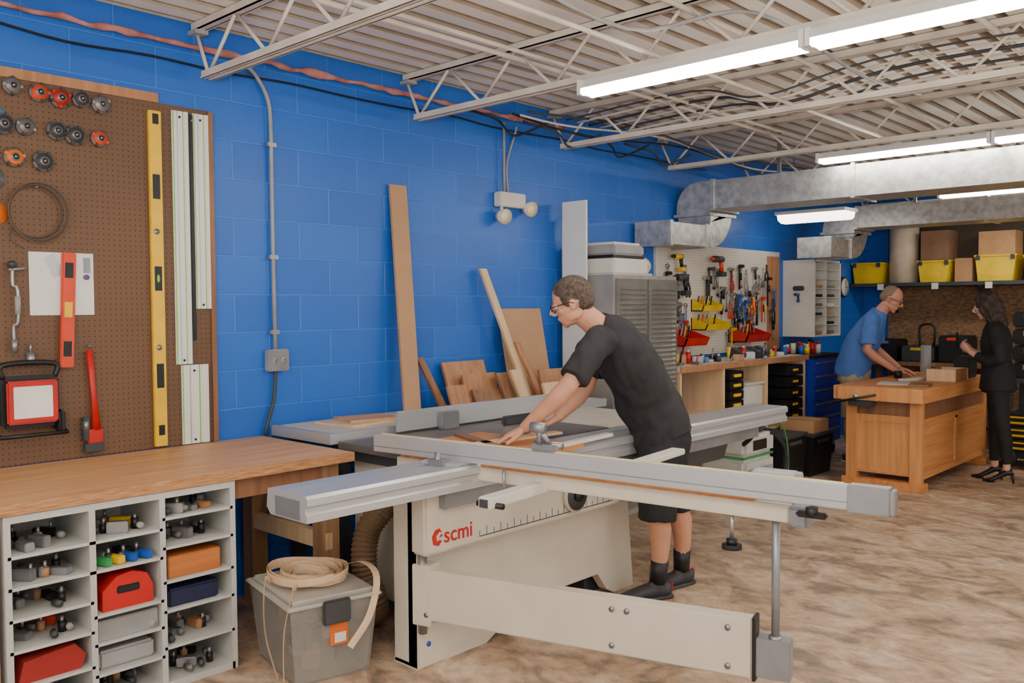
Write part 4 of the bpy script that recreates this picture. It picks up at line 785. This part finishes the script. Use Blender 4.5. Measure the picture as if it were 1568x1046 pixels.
for sg in (-1,1): b.ell(G(0,0.15*sg,1.335),0.062,dummy); b.sweep([G(0,0.155*sg,1.34),G(-0.03,0.20*sg,1.20),G(-0.04,0.22*sg,1.08),G(0.03,0.20*sg,1.05),G(0.14,0.14*sg,1.10)],[0.062,0.058,0.052,0.05,0.042],dummy,seg=16); b.ell(G(-0.04,0.22*sg,1.08),0.052,dummy)
me=voxelize(b,0.009,3); crumple(me,0.008,10,5); wm.absorb(me,blz,True)
b=M('b'); b.sweep([G(-0.02,0,0.90),G(-0.02,0,0.78)],[(0.165,0.13),(0.16,0.13)],dummy,side=l,seg=20)
b.sweep([G(-0.02,0.075,0.85),G(-0.06,0.09,0.50),G(-0.09,0.09,0.36),G(-0.10,0.08,0.17)],[0.095,0.062,0.058,0.042],dummy,seg=16); b.sweep([G(-0.02,-0.075,0.85),G(0.0,-0.085,0.50),G(0.0,-0.085,0.36),G(0.0,-0.08,0.17)],[0.095,0.062,0.058,0.042],dummy,seg=16)
me=voxelize(b,0.009,2); crumple(me,0.006,10,6); wm.absorb(me,blz,True)
for sg in (-1,1):
    a=-0.1 if sg>0 else 0.0; g=G(a,0.08*sg,0); b=M('b')
    b.sweep([g-f*0.045+V((0,0,0.10)),g+V((0,0,0.095)),g+f*0.06+V((0,0,0.055)),g+f*0.12+V((0,0,0.022)),g+f*0.185+V((0,0,0.014))],[(0.028,0.03),(0.03,0.028),(0.032,0.022),(0.036,0.018),(0.012,0.010)],dummy,side=l,seg=14)
    wm.absorb(voxelize(b,0.005,1),black,True); wm.cyl(g-f*0.055,g-f*0.04+V((0,0,0.09)),0.006,black,r2=0.018); wm.cyl(g+f*0.12,g+f*0.12+V((0,0,0.008)),0.035,black,seg=14)
wm.box(G(0.30,-0.035,1.15),G(0.31,0.035,1.30),black,0.004)
head(wm,G(0.085,0,1.535),f*0.93-V((0,0,0.3)),V((0,0,1))+f*0.3,0.225,sk3,mat('dark_brown_hair',(46,32,26),0.6,c2=(66,46,36),scale=50,bump=0.5,bs=60),'long')
wm.done()
# ------------------------------------------------------------ light + camera
w=bpy.data.worlds.new('w'); SC.world=w; w.use_nodes=True
w.node_tree.nodes['Background'].inputs[0].default_value=(1.0,0.96,0.92,1); w.node_tree.nodes['Background'].inputs[1].default_value=1.2
al=bpy.data.lights.new('bounce_flash','AREA'); al.energy=300; al.size=1.4; al.color=(1,0.96,0.91)
ao=bpy.data.objects.new('bounce_flash',al); ao.location=(4.9,-0.8,1.75); ao.rotation_euler=(math.radians(165),0,math.radians(40)); SC.collection.objects.link(ao)
cam_d=bpy.data.cameras.new('camera'); cam=bpy.data.objects.new('camera',cam_d); SC.collection.objects.link(cam)
cam_d.sensor_width=36; cam_d.lens=31.1
yaw=math.radians(43.06); pitch=math.radians(2.24)
cam.location=(4.3,0,1.55)
R=Matrix.Rotation(yaw,3,'Z')@Matrix.Rotation(math.radians(90)-pitch,3,'X')@Matrix.Rotation(math.radians(-0.35),3,'Z')
cam.rotation_euler=R.to_euler(); SC.camera=cam
